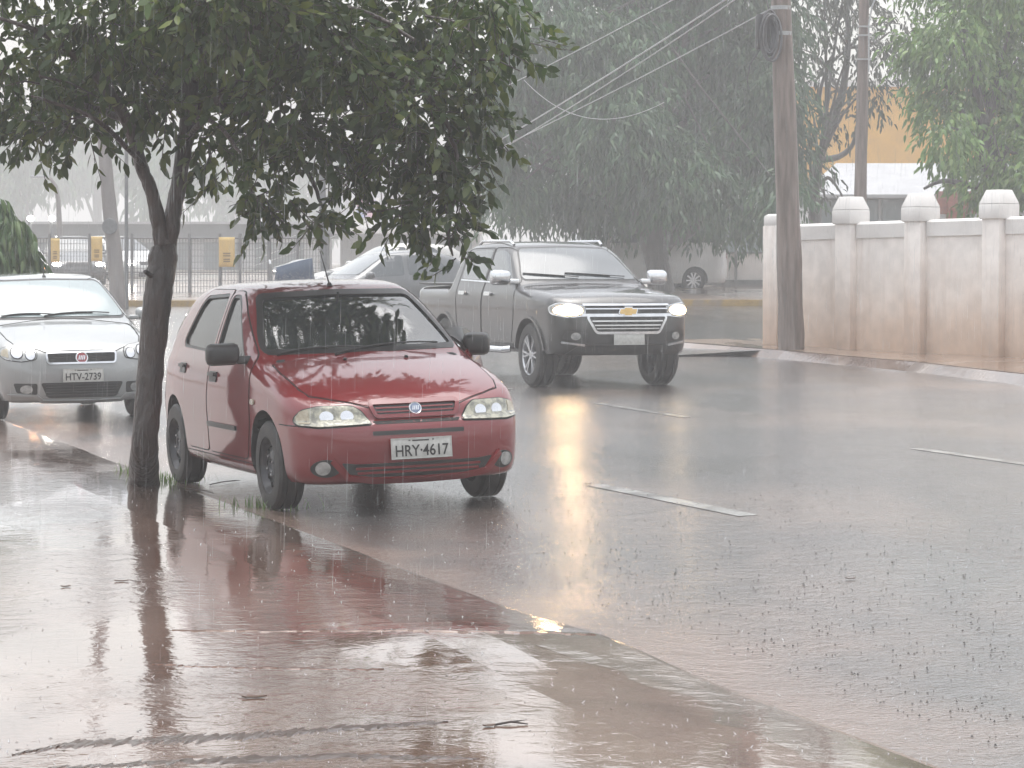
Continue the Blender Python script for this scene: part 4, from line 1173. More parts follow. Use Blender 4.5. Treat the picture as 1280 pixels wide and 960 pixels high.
def twig_leaves(clumps, per, Ls, Ws, seed, twig=(.25, .45), nleaf=(8, 13), out=.55, down=.55, spread=.9, shell=.5, droop=.25, stem=True):
    """clumps: (centre, radii, weight); leafy twigs through each clump's volume"""
    g = np.random.default_rng(seed)
    B = []; A = []; LL = []; WW = []; mb = MB()
    for c, r, wgt in clumps:
        for _ in range(max(1, int(per * wgt))):
            d = g.normal(size=3); d /= np.linalg.norm(d)
            rad = (shell + (1 - shell) * g.random()) * (.35 + .65 * g.random() ** .5)
            p = np.array(c) + d * np.array(r) * rad
            t = d * out + np.array([0, 0, -down]) + g.normal(size=3) * .35
            t /= np.linalg.norm(t); ln = g.uniform(*twig)
            k = int(g.integers(*nleaf))
            if stem: mb.tube([p, p + t * ln * .5 + np.array([0, 0, -.02]), p + t * ln + np.array([0, 0, -.06 * ln])], [.005, .004, .002], 3, cap=False)
            for j in range(k):
                f = (j + .6) / k
                q = p + t * ln * f + np.array([0, 0, -.06 * ln * f * f])
                s = g.normal(size=3); s -= t * s.dot(t); s /= np.linalg.norm(s)
                B.append(q); A.append(t * .55 + s * spread * .6 + np.array([0, 0, -down * .5]))
                z = .7 + .6 * g.random()
                LL.append(Ls * z); WW.append(Ws * z * (.8 + .4 * g.random()))
    V, tri, quad = leaf_geo(np.array(B), np.array(A), np.array(LL), np.array(WW), droop=droop, seed=seed + 1)
    return V, tri, quad, (mb.v, mb.f) if stem else None

def bark_mat(name, c1, c2):
    return mat(name, c1, c2, scale=9, rough=.45, bump=.9, bscale=26, bdist=.045, stretch=(1, 1, .28), coat=.25)
B_ = {}
B_['bark'] = bark_mat('wet_dark_bark', (.040, .022, .017), (.016, .010, .009))
B_['bark_far'] = bark_mat('grey_bark', (.07, .058, .05), (.04, .034, .03))
B_['leaf'] = leaf_mat('broad_green_leaves', (.024, .050, .010), (.050, .094, .016), (.125, .155, .034), trans=.38)
B_['leaf_far'] = leaf_mat('hanging_green_leaves', (.032, .078, .036), (.050, .110, .048), (.080, .14, .055), rough=.5)
B_['leaf_dark'] = leaf_mat('dull_green_leaves', (.030, .042, .028), (.045, .058, .034), (.07, .075, .04), rough=.5)
B_['leaf_bright'] = leaf_mat('bright_green_leaves', (.075, .165, .03), (.12, .23, .04), (.18, .28, .06), rough=.45)
B_['leaf_shrub'] = leaf_mat('drooping_shrub_leaves', (.03, .075, .02), (.055, .115, .03), (.10, .15, .04), rough=.4)

def smooth_path(pts, k=5):
    out = []; n = len(pts)
    for i in range(n - 1):
        p0, p1, p2, p3 = pts[max(i - 1, 0)], pts[i], pts[i + 1], pts[min(i + 2, n - 1)]
        for j in range(k):
            t = j / k
            out.append(tuple(.5 * ((2 * b) + (-a + c) * t + (2 * a - 5 * b + 4 * c - d) * t * t + (-a + 3 * b - 3 * c + d) * t ** 3) for a, b, c, d in zip(p0, p1, p2, p3)))
    out.append(tuple(pts[-1])); return out

def limb(mb, pts, k=5, n=10, wob=.01):
    """pts: (x, y, z, radius)"""
    q = smooth_path([tuple(p) for p in pts], k)
    mb.tube([(a + random.uniform(-wob, wob), b + random.uniform(-wob, wob), c) for a, b, c, _ in q], [max(.002, r) * random.uniform(.94, 1.06) for *_, r in q], n)

def street_tree():
    D0 = 19.75
    base = G(180, 606)
    root = empty('street_tree', base, label='tree with a forked dark trunk and hanging leafy branches at the pavement edge', cat='tree')
    Mi = Matrix.Translation(-base)
    pp = lambda x, y, d, r: (*P(x, y, D0 + d), r)
    tr = MB(); tr.M = Mi
    b0 = tuple(base)
    limb(tr, [(b0[0], b0[1], b0[2] - .12, .135), (b0[0], b0[1], b0[2] + .03, .115), pp(181, 560, 0, .094), pp(185, 500, 0, .090), pp(191, 430, .02, .092), pp(198, 365, .03, .096), pp(204, 322, .05, .100), pp(207, 300, .05, .060)], 6, 16, .004)
    limb(tr, [pp(204, 322, .04, .055), pp(199, 285, .03, .054), pp(190, 243, 0, .048), pp(176, 205, -.05, .045), pp(158, 150, -.15, .042), pp(120, 95, -.3, .032), pp(60, 45, -.4, .022), pp(-10, 20, -.5, .010)], 6, 12, .004)
    limb(tr, [pp(207, 325, .06, .062), pp(214, 280, .08, .060), pp(224, 225, .10, .057), pp(233, 165, .12, .057), pp(238, 110, .12, .055), pp(246, 40, .12, .056), pp(255, -60, .1, .048), pp(262, -180, .05, .038), pp(280, -330, 0, .018)], 6, 12, .004)
    tr.tube([P(189, 345, D0 - .05), P(181, 339, D0 - .10)], [.02, .014], 7)
    tr.build('trunk', B_['bark'], root, 60)
    lb = MB(); lb.M = Mi
    for a in (
        [pp(234, 150, .12, .042), pp(300, 105, -.1, .036), pp(400, 82, -.3, .030), pp(500, 95, -.4, .024), pp(555, 150, -.45, .018), pp(572, 220, -.45, .013), pp(560, 285, -.45, .009), pp(566, 320, -.45, .005)],
        [pp(238, 120, .12, .036), pp(320, 150, .5, .028), pp(380, 205, .7, .020), pp(405, 265, .75, .010)],
        [pp(246, 45, .12, .036), pp(360, 5, .4, .030), pp(480, -25, .6, .024), pp(600, -5, .5, .014), pp(650, 25, .4, .006)],
        [pp(238, 100, .12, .034), pp(310, 40, -.6, .026), pp(430, 10, -1.0, .020), pp(520, 50, -1.1, .012)],
        [pp(158, 150, -.15, .028), pp(90, 130, .3, .020), pp(20, 150, .5, .010)],
        [pp(180, 210, -.05, .022), pp(120, 150, -.6, .016), pp(40, 120, -.8, .008)],
        [pp(250, 0, .12, .036), pp(170, -80, .5, .028), pp(60, -140, .7, .018), pp(-40, -150, .8, .008)],
        [pp(255, -60, .1, .034), pp(360, -140, -.4, .026), pp(480, -180, -.6, .014)],
        [pp(262, -180, .05, .028), pp(180, -260, -.4, .018), pp(100, -300, -.5, .010)],
        [pp(232, 175, .12, .026), pp(262, 150, -.5, .018), pp(300, 190, -.9, .010)],
        [pp(440, 88, -.35, .018), pp(470, 150, -.2, .012), pp(450, 215, -.1, .006)]):
        limb(lb, a, 6, 8, .012)
    for _ in range(60):                                   # fine dead twigs inside the crown
        x, y, d = random.uniform(-20, 600), random.uniform(-150, 160), random.uniform(-1, 1)
        q = P(x, y, D0 + d); v = Vector((random.uniform(-1, 1), random.uniform(-1, 1), random.uniform(-.4, .8))) * .45
        lb.tube([q, q + v * .5 + Vector((0, 0, .03)), q + v], [.010, .007, .003], 5)
    lb.build('branches', B_['bark'], root, 60)
    px = FPX / D0
    C = []
    def cl(x, y, rx, ry, d, w=None):
        c = P(x, y, D0 + d) - base; a, h = rx / px, ry / px
        C.append((tuple(c), (a, min(.75, max(.22, (a + h) * .6)), h), (w if w else 1) * a * h * 4.2))
    for q in ((10, 70, 70, 50, -.2), (40, 150, 55, 38, .1), (92, 152, 42, 26, -.4), (-50, 100, 60, 80, .3), (90, 90, 70, 50, .4), (130, 30, 80, 50, -.5), (150, 122, 55, 40, .2), (195, 128, 40, 28, -.4),
              (215, 70, 70, 60, .5), (265, 30, 70, 60, -.5), (270, 110, 50, 45, .5), (256, 170, 26, 26, -.2), (292, 200, 48, 38, .5), (320, 245, 42, 26, .3), (330, 180, 40, 36, .1), (355, 245, 30, 24, .5), (395, 270, 34, 20, .7),
              (340, 40, 80, 60, .3), (350, 120, 75, 60, -.6), (420, 60, 90, 70, -.9), (430, 150, 65, 55, .2), (395, 175, 50, 30, -.4), (470, 195, 48, 38, -.1), (440, 225, 26, 22, -.2), (500, 30, 90, 60, .4), (510, 120, 75, 60, -.5), (540, 190, 55, 50, -.4),
              (505, 255, 26, 30, -.4), (545, 255, 40, 42, -.45), (560, 310, 20, 20, -.45), (575, 325, 12, 12, -.45), (580, 70, 60, 55, -.2), (595, 150, 34, 50, -.3), (578, 225, 26, 45, -.4), (625, 25, 48, 30, .3), (640, 60, 22, 28, .2), (600, 0, 60, 40, -.8)):
        cl(*q)
    for q in ((40, -60, 130, 70, 0), (180, -80, 130, 80, .8), (200, -60, 120, 80, -1.0), (340, -80, 140, 80, .9), (350, -70, 130, 70, -1.1), (500, -70, 120, 60, .1), (60, -170, 120, 70, .3), (220, -200, 150, 90, .2), (390, -190, 130, 80, -.2), (150, -300, 110, 70, -.3), (290, -330, 130, 80, .1), (590, -60, 70, 50, .5), (300, 10, 120, 60, 1.3), (300, 0, 130, 60, -1.4), (120, 60, 90, 50, 1.0), (480, 60, 90, 60, 1.1)):
        cl(*q, .62)
    V, t, q, ex = twig_leaves(C, 112, .088, .042, 5, shell=.40, down=.30, droop=.18, spread=1.0, twig=(.2, .38))
    leaf_object('crown', V, t, q, [B_['leaf'], B_['bark']], root, ex)
    return root

def clump_tree(name, label, D0, trunk, clumps, leafm, per, Ls, Ws, seed, group=None, limbs=(), depth=1.0, barkm=None, down=.8, nleaf=(8, 12), twig=(.5, .9), spread=.7, baseflare=1.4, cat='tree', stem=False, droop=.3, ground=None):
    """trunk: (x, y, radius) photo points from the ground up; clumps: (x, y, rx, ry[, depth])"""
    px = FPX / D0
    p0 = P(trunk[0][0], trunk[0][1], D0); g0 = Vector((p0.x, p0.y, zg(p0.x, p0.y)))
    root = empty(name, g0, label=label, cat=cat, group=group)
    Mi = Matrix.Translation(-g0)
    tb = MB(); tb.M = Mi
    pts = [(g0.x, g0.y, g0.z - .15, trunk[0][2] * baseflare)] + [(*P(x, y, D0), r) for x, y, r in trunk]
    if pts[1][2] < g0.z + .05: pts[1] = (pts[1][0], pts[1][1], g0.z + .1, pts[1][3])
    limb(tb, pts, 5, 12, .01)
    tb.build('trunk', barkm or B_['bark_far'], root, 60)
    lb = MB(); lb.M = Mi
    r_ = random.Random(seed)
    top = [t for t in trunk if t is not trunk[0]] or trunk
    for l in limbs: limb(lb, [(*P(x, y, D0 + d), r) for x, y, d, r in l], 5, 8, .01)
    C = []
    for q in clumps:
        x, y, rx, ry = q[:4]; d = q[4] if len(q) > 4 else r_.uniform(-1, 1) * depth
        c = P(x, y, D0 + d) - g0; a, h = rx / px, ry / px
        C.append((tuple(c), (a, (a + h) * .5, h), max(.15, a * h)))
        t = top[r_.randrange(len(top))]
        s0 = P(t[0], t[1], D0); e0 = P(x, y, D0 + d); mid = s0.lerp(e0, .5) + Vector((0, 0, .3 * (1 if e0.z > s0.z else -.2)))
        limb(lb, [(*s0, t[2] * .5), (*mid, t[2] * .3), (*e0, .015)], 5, 6, .015)
    lb.build('branches', barkm or B_['bark_far'], root, 60)
    V, t, q, ex = twig_leaves(C, per, Ls, Ws, seed, twig=twig, nleaf=nleaf, down=down, spread=spread, stem=stem, droop=droop)
    leaf_object('crown', V, t, q, [leafm, barkm or B_['bark_far']], root, ex)
    return root

def build_trees():
    street_tree()
    clump_tree('shade_tree', 'big dense tree with hanging foliage on the far corner behind the pickup', 70,
        [(826, 362, .34), (822, 330, .30), (816, 300, .32), (812, 250, .28), (806, 180, .22), (800, 90, .15), (796, 0, .08)],
        [(690, 40, 80, 60), (640, 110, 55, 55), (625, 190, 42, 48), (690, 130, 70, 60), (680, 215, 65, 45), (640, 240, 45, 28), (760, 60, 90, 70), (765, 150, 85, 65), (745, 235, 70, 42), (850, 40, 90, 70), (850, 130, 90, 70), (850, 215, 80, 55),
         (925, 70, 75, 65), (930, 150, 70, 65), (935, 225, 60, 48), (970, 110, 42, 60), (985, 190, 34, 60), (975, 235, 30, 34), (800, 248, 70, 26), (885, 252, 70, 26), (710, 246, 55, 22), (800, -50, 110, 70), (690, -40, 80, 50), (900, -40, 90, 60), (800, -140, 120, 70), (610, 150, 30, 40), (930, 268, 34, 18), (970, 20, 50, 50), (760, 40, 80, 60, 3), (860, 60, 90, 70, 3), (800, 180, 90, 60, 3), (680, 120, 70, 60, 3), (930, 150, 60, 60, 3)],
        B_['leaf_far'], 210, .20, .055, 21, limbs=[[(818, 305, 0, .16), (850, 297, -.2, .14), (872, 280, -.3, .11), (885, 240, -.4, .07)]], depth=2.6, down=.75, twig=(.5, 1.0), spread=.85)
    clump_tree('garden_tree', 'thin dull-leaved tree with crooked bare branches behind the white wall', 74,
        [(1022, 330, .16), (1018, 250, .15), (1022, 205, .13), (1034, 170, .12), (1052, 120, .10), (1060, 60, .08), (1058, 0, .06)],
        [(1010, 200, 22, 30), (1008, 235, 24, 26), (1015, 140, 26, 30), (1020, 90, 30, 26), (1085, 110, 34, 30), (1100, 70, 34, 34), (1060, 60, 30, 24), (1010, 20, 40, 26), (1075, 15, 44, 22), (1125, 30, 34, 30), (1060, -40, 90, 40), (1000, 60, 22, 28), (1052, 150, 18, 12), (1030, -20, 50, 30)],
        B_['leaf_dark'], 80, .15, .055, 31, limbs=[[(1024, 200, 0, .09), (1048, 196, .2, .08), (1066, 180, .3, .06), (1072, 150, .3, .04)], [(1018, 245, 0, .06), (1034, 222, .1, .05), (1050, 240, .1, .03), (1056, 262, .1, .02)], [(1034, 170, 0, .06), (1024, 120, .2, .05), (1040, 70, .2, .03)], [(1056, 60, 0, .05), (1090, 55, .2, .04), (1112, 40, .2, .02)]], depth=1.6, down=.5)
    clump_tree('garden_tree', 'bright green spreading tree behind the right end of the white wall', 62,
        [(1262, 340, .22), (1256, 270, .20), (1248, 225, .17), (1232, 170, .13), (1215, 100, .10), (1205, 30, .06)],
        [(1195, 40, 50, 40), (1240, 20, 50, 40), (1275, 70, 40, 45), (1210, 100, 50, 38), (1165, 110, 34, 32), (1186, 158, 34, 28), (1235, 150, 48, 36), (1275, 160, 30, 50), (1215, 200, 44, 26), (1255, 215, 40, 26), (1150, 50, 30, 34), (1200, -40, 80, 40), (1280, -20, 70, 50), (1300, 110, 50, 70), (1310, 210, 50, 40), (1226, 238, 30, 14)],
        B_['leaf_bright'], 260, .15, .06, 41, limbs=[[(1252, 235, 0, .10), (1215, 232, .2, .08), (1180, 226, .3, .05), (1155, 236, .3, .03)]], depth=1.8, down=.5)
    clump_tree('weeping_shrub', 'bright weeping shrub at the left edge behind the silver sedan', 33.5,
        [(-30, 440, .10), (-26, 360, .09), (-20, 300, .07), (-14, 262, .04)],
        [(-12, 262, 32, 22, 0), (-40, 280, 40, 30, .3), (14, 285, 24, 20, -.2), (-6, 312, 36, 24, -.3), (30, 318, 20, 20, -.2), (-50, 330, 40, 30, .1), (6, 338, 28, 12, -.3)],
        B_['leaf_shrub'], 1100, .17, .034, 51, depth=.3, down=1.3, twig=(.12, .26), nleaf=(9, 14), spread=.5, barkm=B_['bark'], cat='shrub')
    # hazy trees far beyond the crossing
    spots = ((-70, 205, 64, 200), (30, 225, 60, 210), (120, 260, 66, 190), (215, 215, 62, 205), (305, 240, 70, 215), (395, 265, 64, 220), (480, 270, 60, 225), (560, 250, 66, 230))
    words_ = ('at the far left edge', 'above the two white lamps', 'behind the leaning pole', 'between the leaning pole and the forked trunk', 'above the largest yellow banner', 'beside the white shop sign', 'above the grey moving sedan', 'behind the cab of the pickup')
    for k, ((x, D, rx, yc), wd) in enumerate(zip(spots, words_)):
        r_ = random.Random(100 + k); pxm = FPX / D
        yb = HZ + (CH - zg((x - 640) / pxm, D)) * pxm
        cs = [(x + r_.uniform(-.7, .7) * rx, yc + r_.uniform(-40, 42), rx * r_.uniform(.4, .6), 26 * r_.uniform(.8, 1.3)) for _ in range(11)]
        clump_tree('distant_tree', 'hazy distant tree ' + wd, D, [(x, yb, .5), (x + 3, yb - 40, .42), (x - 2, yc + 20, .3), (x, yc - 20, .16)], cs, B_['leaf_far'], 8, .72, .26, 200 + k, group='trees far beyond the crossing', depth=4, nleaf=(7, 10), twig=(1.1, 2.0))
# ------------------------------------------------------------------ street furniture and buildings
K_ = {}
K_['pole'] = mat('weathered_wood_pole', (.21, .165, .145), (.10, .075, .062), 13, .5, bump=.6, bscale=22, stretch=(1, 1, .12), coat=.2)
K_['pole_c'] = mat('concrete_pole', (.24, .22, .21), (.17, .155, .15), 5, .5, bump=.3, bscale=30, stretch=(1, 1, .3))
K_['wire'] = mat('cable_sheath', (.05, .05, .055), (.08, .08, .085), 10, .35, coat=.5)
K_['wire_pale'] = mat('pale_cable', (.40, .41, .42), (.30, .31, .32), 10, .35)
K_['black'] = M['dark']
K_['galv'] = mat('galvanised_steel', (.40, .41, .42), (.32, .33, .34), 20, .4, metal=.6)
K_['greypost'] = mat('grey_painted_post', (.16, .165, .17), (.12, .125, .13), 12, .5)
K_['yellow'] = mat('yellow_banner', (.60, .42, .14), (.54, .37, .12), 4, .55)
K_['mark'] = mat('faded_banner_print', (.20, .12, .03), (.24, .15, .04), 8, .6)
K_['ywall'] = mat('yellow_ochre_wall', (.66, .36, .05), (.56, .30, .045), 1.5, .6)
K_['render'] = mat('pale_render', (.52, .52, .53), (.44, .44, .45), 1.2, .6)
K_['roof'] = mat('grey_metal_roof', (.36, .36, .37), (.29, .29, .30), 2.0, .4)
K_['brick'] = mat('red_brick', (.28, .10, .065), (.20, .07, .05), 12, .7, bump=.4, bscale=30)
K_['bglass'] = mat('window_pane', (.10, .13, .14), (.15, .18, .19), 2, .08, coat=1)
K_['fglass'] = mat('misted_glass_panel', (.30, .36, .38), (.24, .30, .32), 1.5, .2, coat=.5)
K_['darkband'] = mat('dark_fascia', (.07, .075, .085), (.05, .055, .06), 3, .5)
K_['lamp'] = mat('lit_canopy_lamp', (.9, .9, .9), (.9, .9, .9), 10, .3, emis=(1, .97, .92), estr=38)
K_['poster'] = mat('poster_print', (.30, .36, .55), (.52, .30, .36), 1.1, .4, contrast=(.45, .55))
K_['cream'] = mat('white_wall_paint', (.72, .70, .68), (.62, .60, .58), 2.2, .55, bump=.15, bscale=14)

def wall_mat():
    """limewashed wall: white at the top, splashed with red soil from the ground upward"""
    m, nt, b = _nodes('soil_stained_wall'); L = nt.links.new
    tc = nt.nodes.new('ShaderNodeTexCoord'); sx = nt.nodes.new('ShaderNodeSeparateXYZ'); L(tc.outputs['Object'], sx.inputs[0])
    n1 = nt.nodes.new('ShaderNodeTexNoise'); n1.inputs['Scale'].default_value = 1.6; n1.inputs['Detail'].default_value = 7; L(tc.outputs['Object'], n1.inputs['Vector'])
    ad = nt.nodes.new('ShaderNodeMath'); ad.operation = 'MULTIPLY_ADD'; ad.inputs[1].default_value = .7; L(n1.outputs['Fac'], ad.inputs[0]); L(sx.outputs['Z'], ad.inputs[2])
    cr = nt.nodes.new('ShaderNodeValToRGB'); e = cr.color_ramp.elements
    mr = nt.nodes.new('ShaderNodeMapRange'); mr.inputs['From Min'].default_value = .3; mr.inputs['From Max'].default_value = 2.2; L(ad.outputs[0], mr.inputs['Value']); L(mr.outputs[0], cr.inputs[0])
    e[0].position = 0; e[0].color = (.52, .37, .27, 1); e[1].position = .8; e[1].color = (.80, .75, .71, 1)
    k = e.new(.22); k.color = (.62, .49, .40, 1); k = e.new(.5); k.color = (.73, .65, .59, 1)
    n2 = nt.nodes.new('ShaderNodeTexNoise'); n2.inputs['Scale'].default_value = 5; n2.inputs['Detail'].default_value = 8; L(tc.outputs['Object'], n2.inputs['Vector'])
    m2 = nt.nodes.new('ShaderNodeMapRange'); m2.inputs['From Min'].default_value = .3; m2.inputs['From Max'].default_value = .7; m2.inputs['To Min'].default_value = .86; m2.inputs['To Max'].default_value = 1.06; L(n2.outputs['Fac'], m2.inputs['Value'])
    mx = nt.nodes.new('ShaderNodeMix'); mx.data_type = 'RGBA'; mx.blend_type = 'MULTIPLY'; mx.inputs[0].default_value = 1; L(cr.outputs[0], mx.inputs[6]); L(m2.outputs[0], mx.inputs[7])
    n3 = nt.nodes.new('ShaderNodeTexNoise'); n3.inputs['Scale'].default_value = 1.0; n3.inputs['Detail'].default_value = 5
    mp = nt.nodes.new('ShaderNodeMapping'); mp.inputs['Scale'].default_value = (5.5, 5.5, .45); L(tc.outputs['Object'], mp.inputs[0]); L(mp.outputs[0], n3.inputs['Vector'])
    m3 = nt.nodes.new('ShaderNodeMapRange'); m3.inputs['From Min'].default_value = .52; m3.inputs['From Max'].default_value = .74; m3.inputs['To Max'].default_value = .42; L(n3.outputs['Fac'], m3.inputs['Value'])
    mz = nt.nodes.new('ShaderNodeMix'); mz.data_type = 'RGBA'; mz.inputs[7].default_value = (.42, .33, .27, 1); L(m3.outputs[0], mz.inputs[0]); L(mx.outputs[2], mz.inputs[6])
    L(mz.outputs[2], b.inputs['Base Color']); b.inputs['Roughness'].default_value = .55
    bp = nt.nodes.new('ShaderNodeBump'); bp.inputs['Strength'].default_value = .35; bp.inputs['Distance'].default_value = .01; L(n2.outputs['Fac'], bp.inputs['Height']); L(bp.outputs[0], b.inputs['Normal'])
    return m
K_['wall'] = wall_mat()

def boundary_wall():
    A = G(966, 430); Bq = G(1278, 447); d = (Bq - A); d.z = 0; Lq = d.length; d.normalize()
    print('wall', A, Bq, Lq)
    # pillar stations measured along the wall
    root = empty('boundary_wall', A, math.atan2(d.y, d.x), label='soil-stained white wall with capped pillars on the right pavement', cat='wall')
    def at(px):
        # along-wall distance whose photo column is px
        k = (px - 640) / FPX; den = d.x - k * d.y
        return (k * A.y - A.x) / den
    st = [0.18, at(1066), at(1153), at(1251), at(1251) + 2.75, at(1251) + 5.5, at(1251) + 8.25]
    z0 = lambda t: zg(A.x + d.x * t, A.y + d.y * t) - A.z
    end = st[-1] + 1
    H0 = 1.83
    mb = MB(); ts = list(np.linspace(0.05, end, 26)); vs = []; fs = []
    for t in ts:
        b0 = z0(t) - .2; h = H0 + .012 * t
        vs += [(t, -.09, b0), (t, .09, b0), (t, .09, h), (t, -.09, h)]
    for i in range(len(ts) - 1):
        for k in range(4): fs.append((4 * i + k, 4 * i + (k + 1) % 4, 4 * i + 4 + (k + 1) % 4, 4 * i + 4 + k))
    fs += [(3, 2, 1, 0), tuple(4 * (len(ts) - 1) + k for k in range(4))]
    mb.add(vs, fs); mb.build('wall_panel', K_['wall'], root, 0)
    # coping between the pillars
    for i in range(len(st) - 1):
        a, b_ = st[i] + .20, st[i + 1] - .20
        m = MB(); ha, hb = H0 + .012 * a, H0 + .012 * b_
        pr = [(-.115, -.19), (.115, -.19), (.115, .02), (.06, .06), (-.06, .06), (-.115, .02)]
        vs = [(a, y, ha + z) for y, z in pr] + [(b_, y, hb + z) for y, z in pr]; n = 6
        m.add(vs, [tuple(range(n)), tuple(range(2 * n - 1, n - 1, -1))] + [(k, n + k, n + (k + 1) % n, (k + 1) % n) for k in range(n)])
        m.build('coping', K_['cream'], root, 30)
    for i, t in enumerate(st):
        m = MB(); h = H0 + .012 * t
        c0 = (t, -.05, (z0(t) - .2 + h + .05) / 2); m.box(c0, (.36, .34, h + .05 - z0(t) + .2), 0, bev=.02)
        p = m.build('pillar', K_['wall'], root, 40)
        m = MB()
        if i == 0: m.box((t, -.05, h + .12), (.37, .35, .22), 0, bev=.07)
        else: m.box((t, -.05, h + .14), (.43, .41, .22), 0, bev=.022); m.box((t, -.05, h + .35), (.425, .405, .20), 0, bev=.012, taper=.64)
        m.build('pillar_cap', K_['cream'], p, 40)
    return root

def pole(name, label, pts, D, m, cat='utility pole', group=None):
    """pts: photo (x, y, radius) from foot to the top seen; goes on upward past the frame"""
    f = GD(pts[0][0], D)
    root = empty(name, f, label=label, cat=cat, group=group)
    b = MB(); b.M = Matrix.Translation(-f)
    q = [(f.x, f.y, f.z - .3, pts[0][2])] + [(*P(x, y, D), r) for x, y, r in pts[1:]]
    limb(b, q, 3, 18, .0)
    b.build('shaft', m, root, 60)
    return root, f

def sag(a, b, s, n=18):
    return [a.lerp(b, k / n) - Vector((0, 0, s * 4 * (k / n) * (1 - k / n))) for k in range(n + 1)]

def furniture():
    # right-hand pole with its cable coil
    q = G(990, 437)
    D = q.y
    root, f = pole('utility_pole', 'thick leaning wooden pole with a black cable coil, standing before the white wall', [(990, 437, .205), (988, 380, .198), (983, 200, .175), (976, 0, .150), (972, -150, .140), (969, -290, .13)], D, K_['pole'], group='utility poles')
    Mi = Matrix.Translation(-f); px = FPX / D
    for y, r in ((10, .158), (42, .162)):
        b = MB(); b.M = Mi
        c = P(976 + (y > 20), y, D); b.lathe([(-.03, r - .02), (-.03, r), (.03, r), (.03, r - .02)], 18, axis='Z', c=c)
        b.build('pole_band', K_['galv'], root, 40)
    b = MB(); b.M = Mi
    c = P(972, -200, D); b.box((c.x, c.y - .2, c.z), (1.9, .10, .12), 0, bev=.01)
    ca = b.build('crossarm', K_['pole'], root, 40)
    for k in (-.8, -.3, .3, .8):
        b = MB(); b.M = Mi
        b.lathe([(0, .03), (.05, .05), (.09, .03), (.12, .04), (.15, .0)], 10, axis='Z', c=(c.x + k, c.y - .2, c.z + .058)); b.build('insulator', K_['galv'], ca, 40)
    b = MB(); b.M = Mi
    c = P(951, 40, D - .22); b.lathe([(-.27, .0), (-.27, .075), (-.23, .085), (.22, .085), (.27, .06), (.27, 0)], 14, axis='Z', c=c)
    b.build('splice_case', K_['black'], root, 40)
    b = MB(); b.M = Mi
    for k in range(12):
        cc = P(963 + random.uniform(-2, 3), 44 + random.uniform(-6, 6), D - .24 - .012 * k); rx, rz = .03 + .010 * k, .22 + .012 * k
        b.tube([(cc.x + rx * math.cos(t), cc.y + .02 * math.sin(2 * t), cc.z + rz * math.sin(t)) for t in np.linspace(0, 2 * math.pi, 25)], .020, 7, cap=False)
    b.tube([P(950, 62, D - .25), P(938, 80, D - .25), P(934, 100, D - .25), P(936, 112, D - .25)], .010, 6)
    b.tube([P(963, 20, D - .2), P(958, 0, D - .2), P(962, -60, D - .2)], .012, 6)
    b.build('cable_coil', K_['wire'], root, 40)
    # second pole behind the wall
    root2, f2 = pole('utility_pole', 'slim brown pole with conduits rising behind the white wall', [(1075, 330, .135), (1075.5, 245, .13), (1078, 120, .115), (1080, 0, .10), (1082, -120, .095)], 58, K_['pole'], group='utility poles')
    b = MB(); b.M = Matrix.Translation(-f2)
    b.tube([P(1086, 90, 57.85), P(1086, 30, 57.85), P(1090, 8, 57.85), P(1097, -8, 57.85)], .018, 6)
    for y in (33, 44, 74): b.box(P(1081, y, 57.86), (.28, .05, .03))
    b.build('conduit', K_['galv'], root2, 40)
    # left leaning pole with a round sign seen from behind
    root3, f3 = pole('utility_pole', 'pale leaning concrete pole with a round plate, seen in the mist left of the trunk', [(147, 377, .165), (146, 350, .16), (137, 260, .145), (130, 180, .13), (118, 20, .11), (110, -80, .10)], 60, K_['pole_c'], group='utility poles')
    b = MB(); b.M = Matrix.Translation(-f3) @ Matrix.Translation(P(137, 283, 59.75))
    b.lathe([(0, 0), (0, .155), (.02, .165), (.03, .155), (.03, 0)], 28, axis='Y'); b.box((0, .06, 0), (.06, .10, .3))
    b.build('round_plate', K_['greypost'], root3, 40)
    # thin pole, curved lamp, grey post by the far cars
    pole('thin_pole', 'very thin grey pole just right of the leaning pole with the round plate', [(158, 366, .045), (158, 280, .042), (158, 150, .035)], 63, K_['greypost'], cat='pole')
    pole('sign_post', 'plain grey post standing above the roof of the red hatchback', [(405, 362, .085), (405, 320, .08), (404, 285, .08), (402, 200, .075)], 64, K_['greypost'], cat='post')
    f4 = GD(75, 86); r4 = empty('street_lamp', f4, label='pale street lamp with a curved arm left of the leaning pole', cat='street lamp')
    b = MB(); b.M = Matrix.Translation(-f4)
    b.tube([f4, P(75, 300, 86), P(73, 250, 86), P(70, 233, 86), P(64, 224, 86), P(52, 220, 86)], [.10, .09, .07, .06, .05, .05], 10); b.build('lamp_post', K_['pole_c'], r4, 50)
    b = MB(); b.box(P(50, 221, 86) - f4, (.55, .2, .1), 0, bev=.03); b.build('lamp_head', K_['galv'], r4, 40)
    # fence of posts and wires with yellow banners
    D = 70; pxs = [-40, 12, 62, 112, 165, 203, 237, 275, 300, 337, 372, 410]
    g0 = GD(-40, D); fr_ = empty('wire_fence', g0, label='tall grey wire fence along the far side of the crossing', cat='fence')
    for x in pxs:
        p = GD(x, D); t = P(x, 292, D); b = MB(); b.M = Matrix.Translation(-g0); b.tube([p - Vector((0, 0, .1)), t], .04, 8); b.build('post', K_['greypost'], fr_, 50)
    a0, a1 = GD(-40, D), GD(410, D)
    for y in (297, 340):
        b = MB(); b.M = Matrix.Translation(-g0); b.tube([P(-40, y, D), P(410, y + .5, D)], .03 if y < 300 else .015, 6); b.build('rail', K_['greypost'], fr_, 50)
    b = MB(); b.M = Matrix.Translation(-g0)
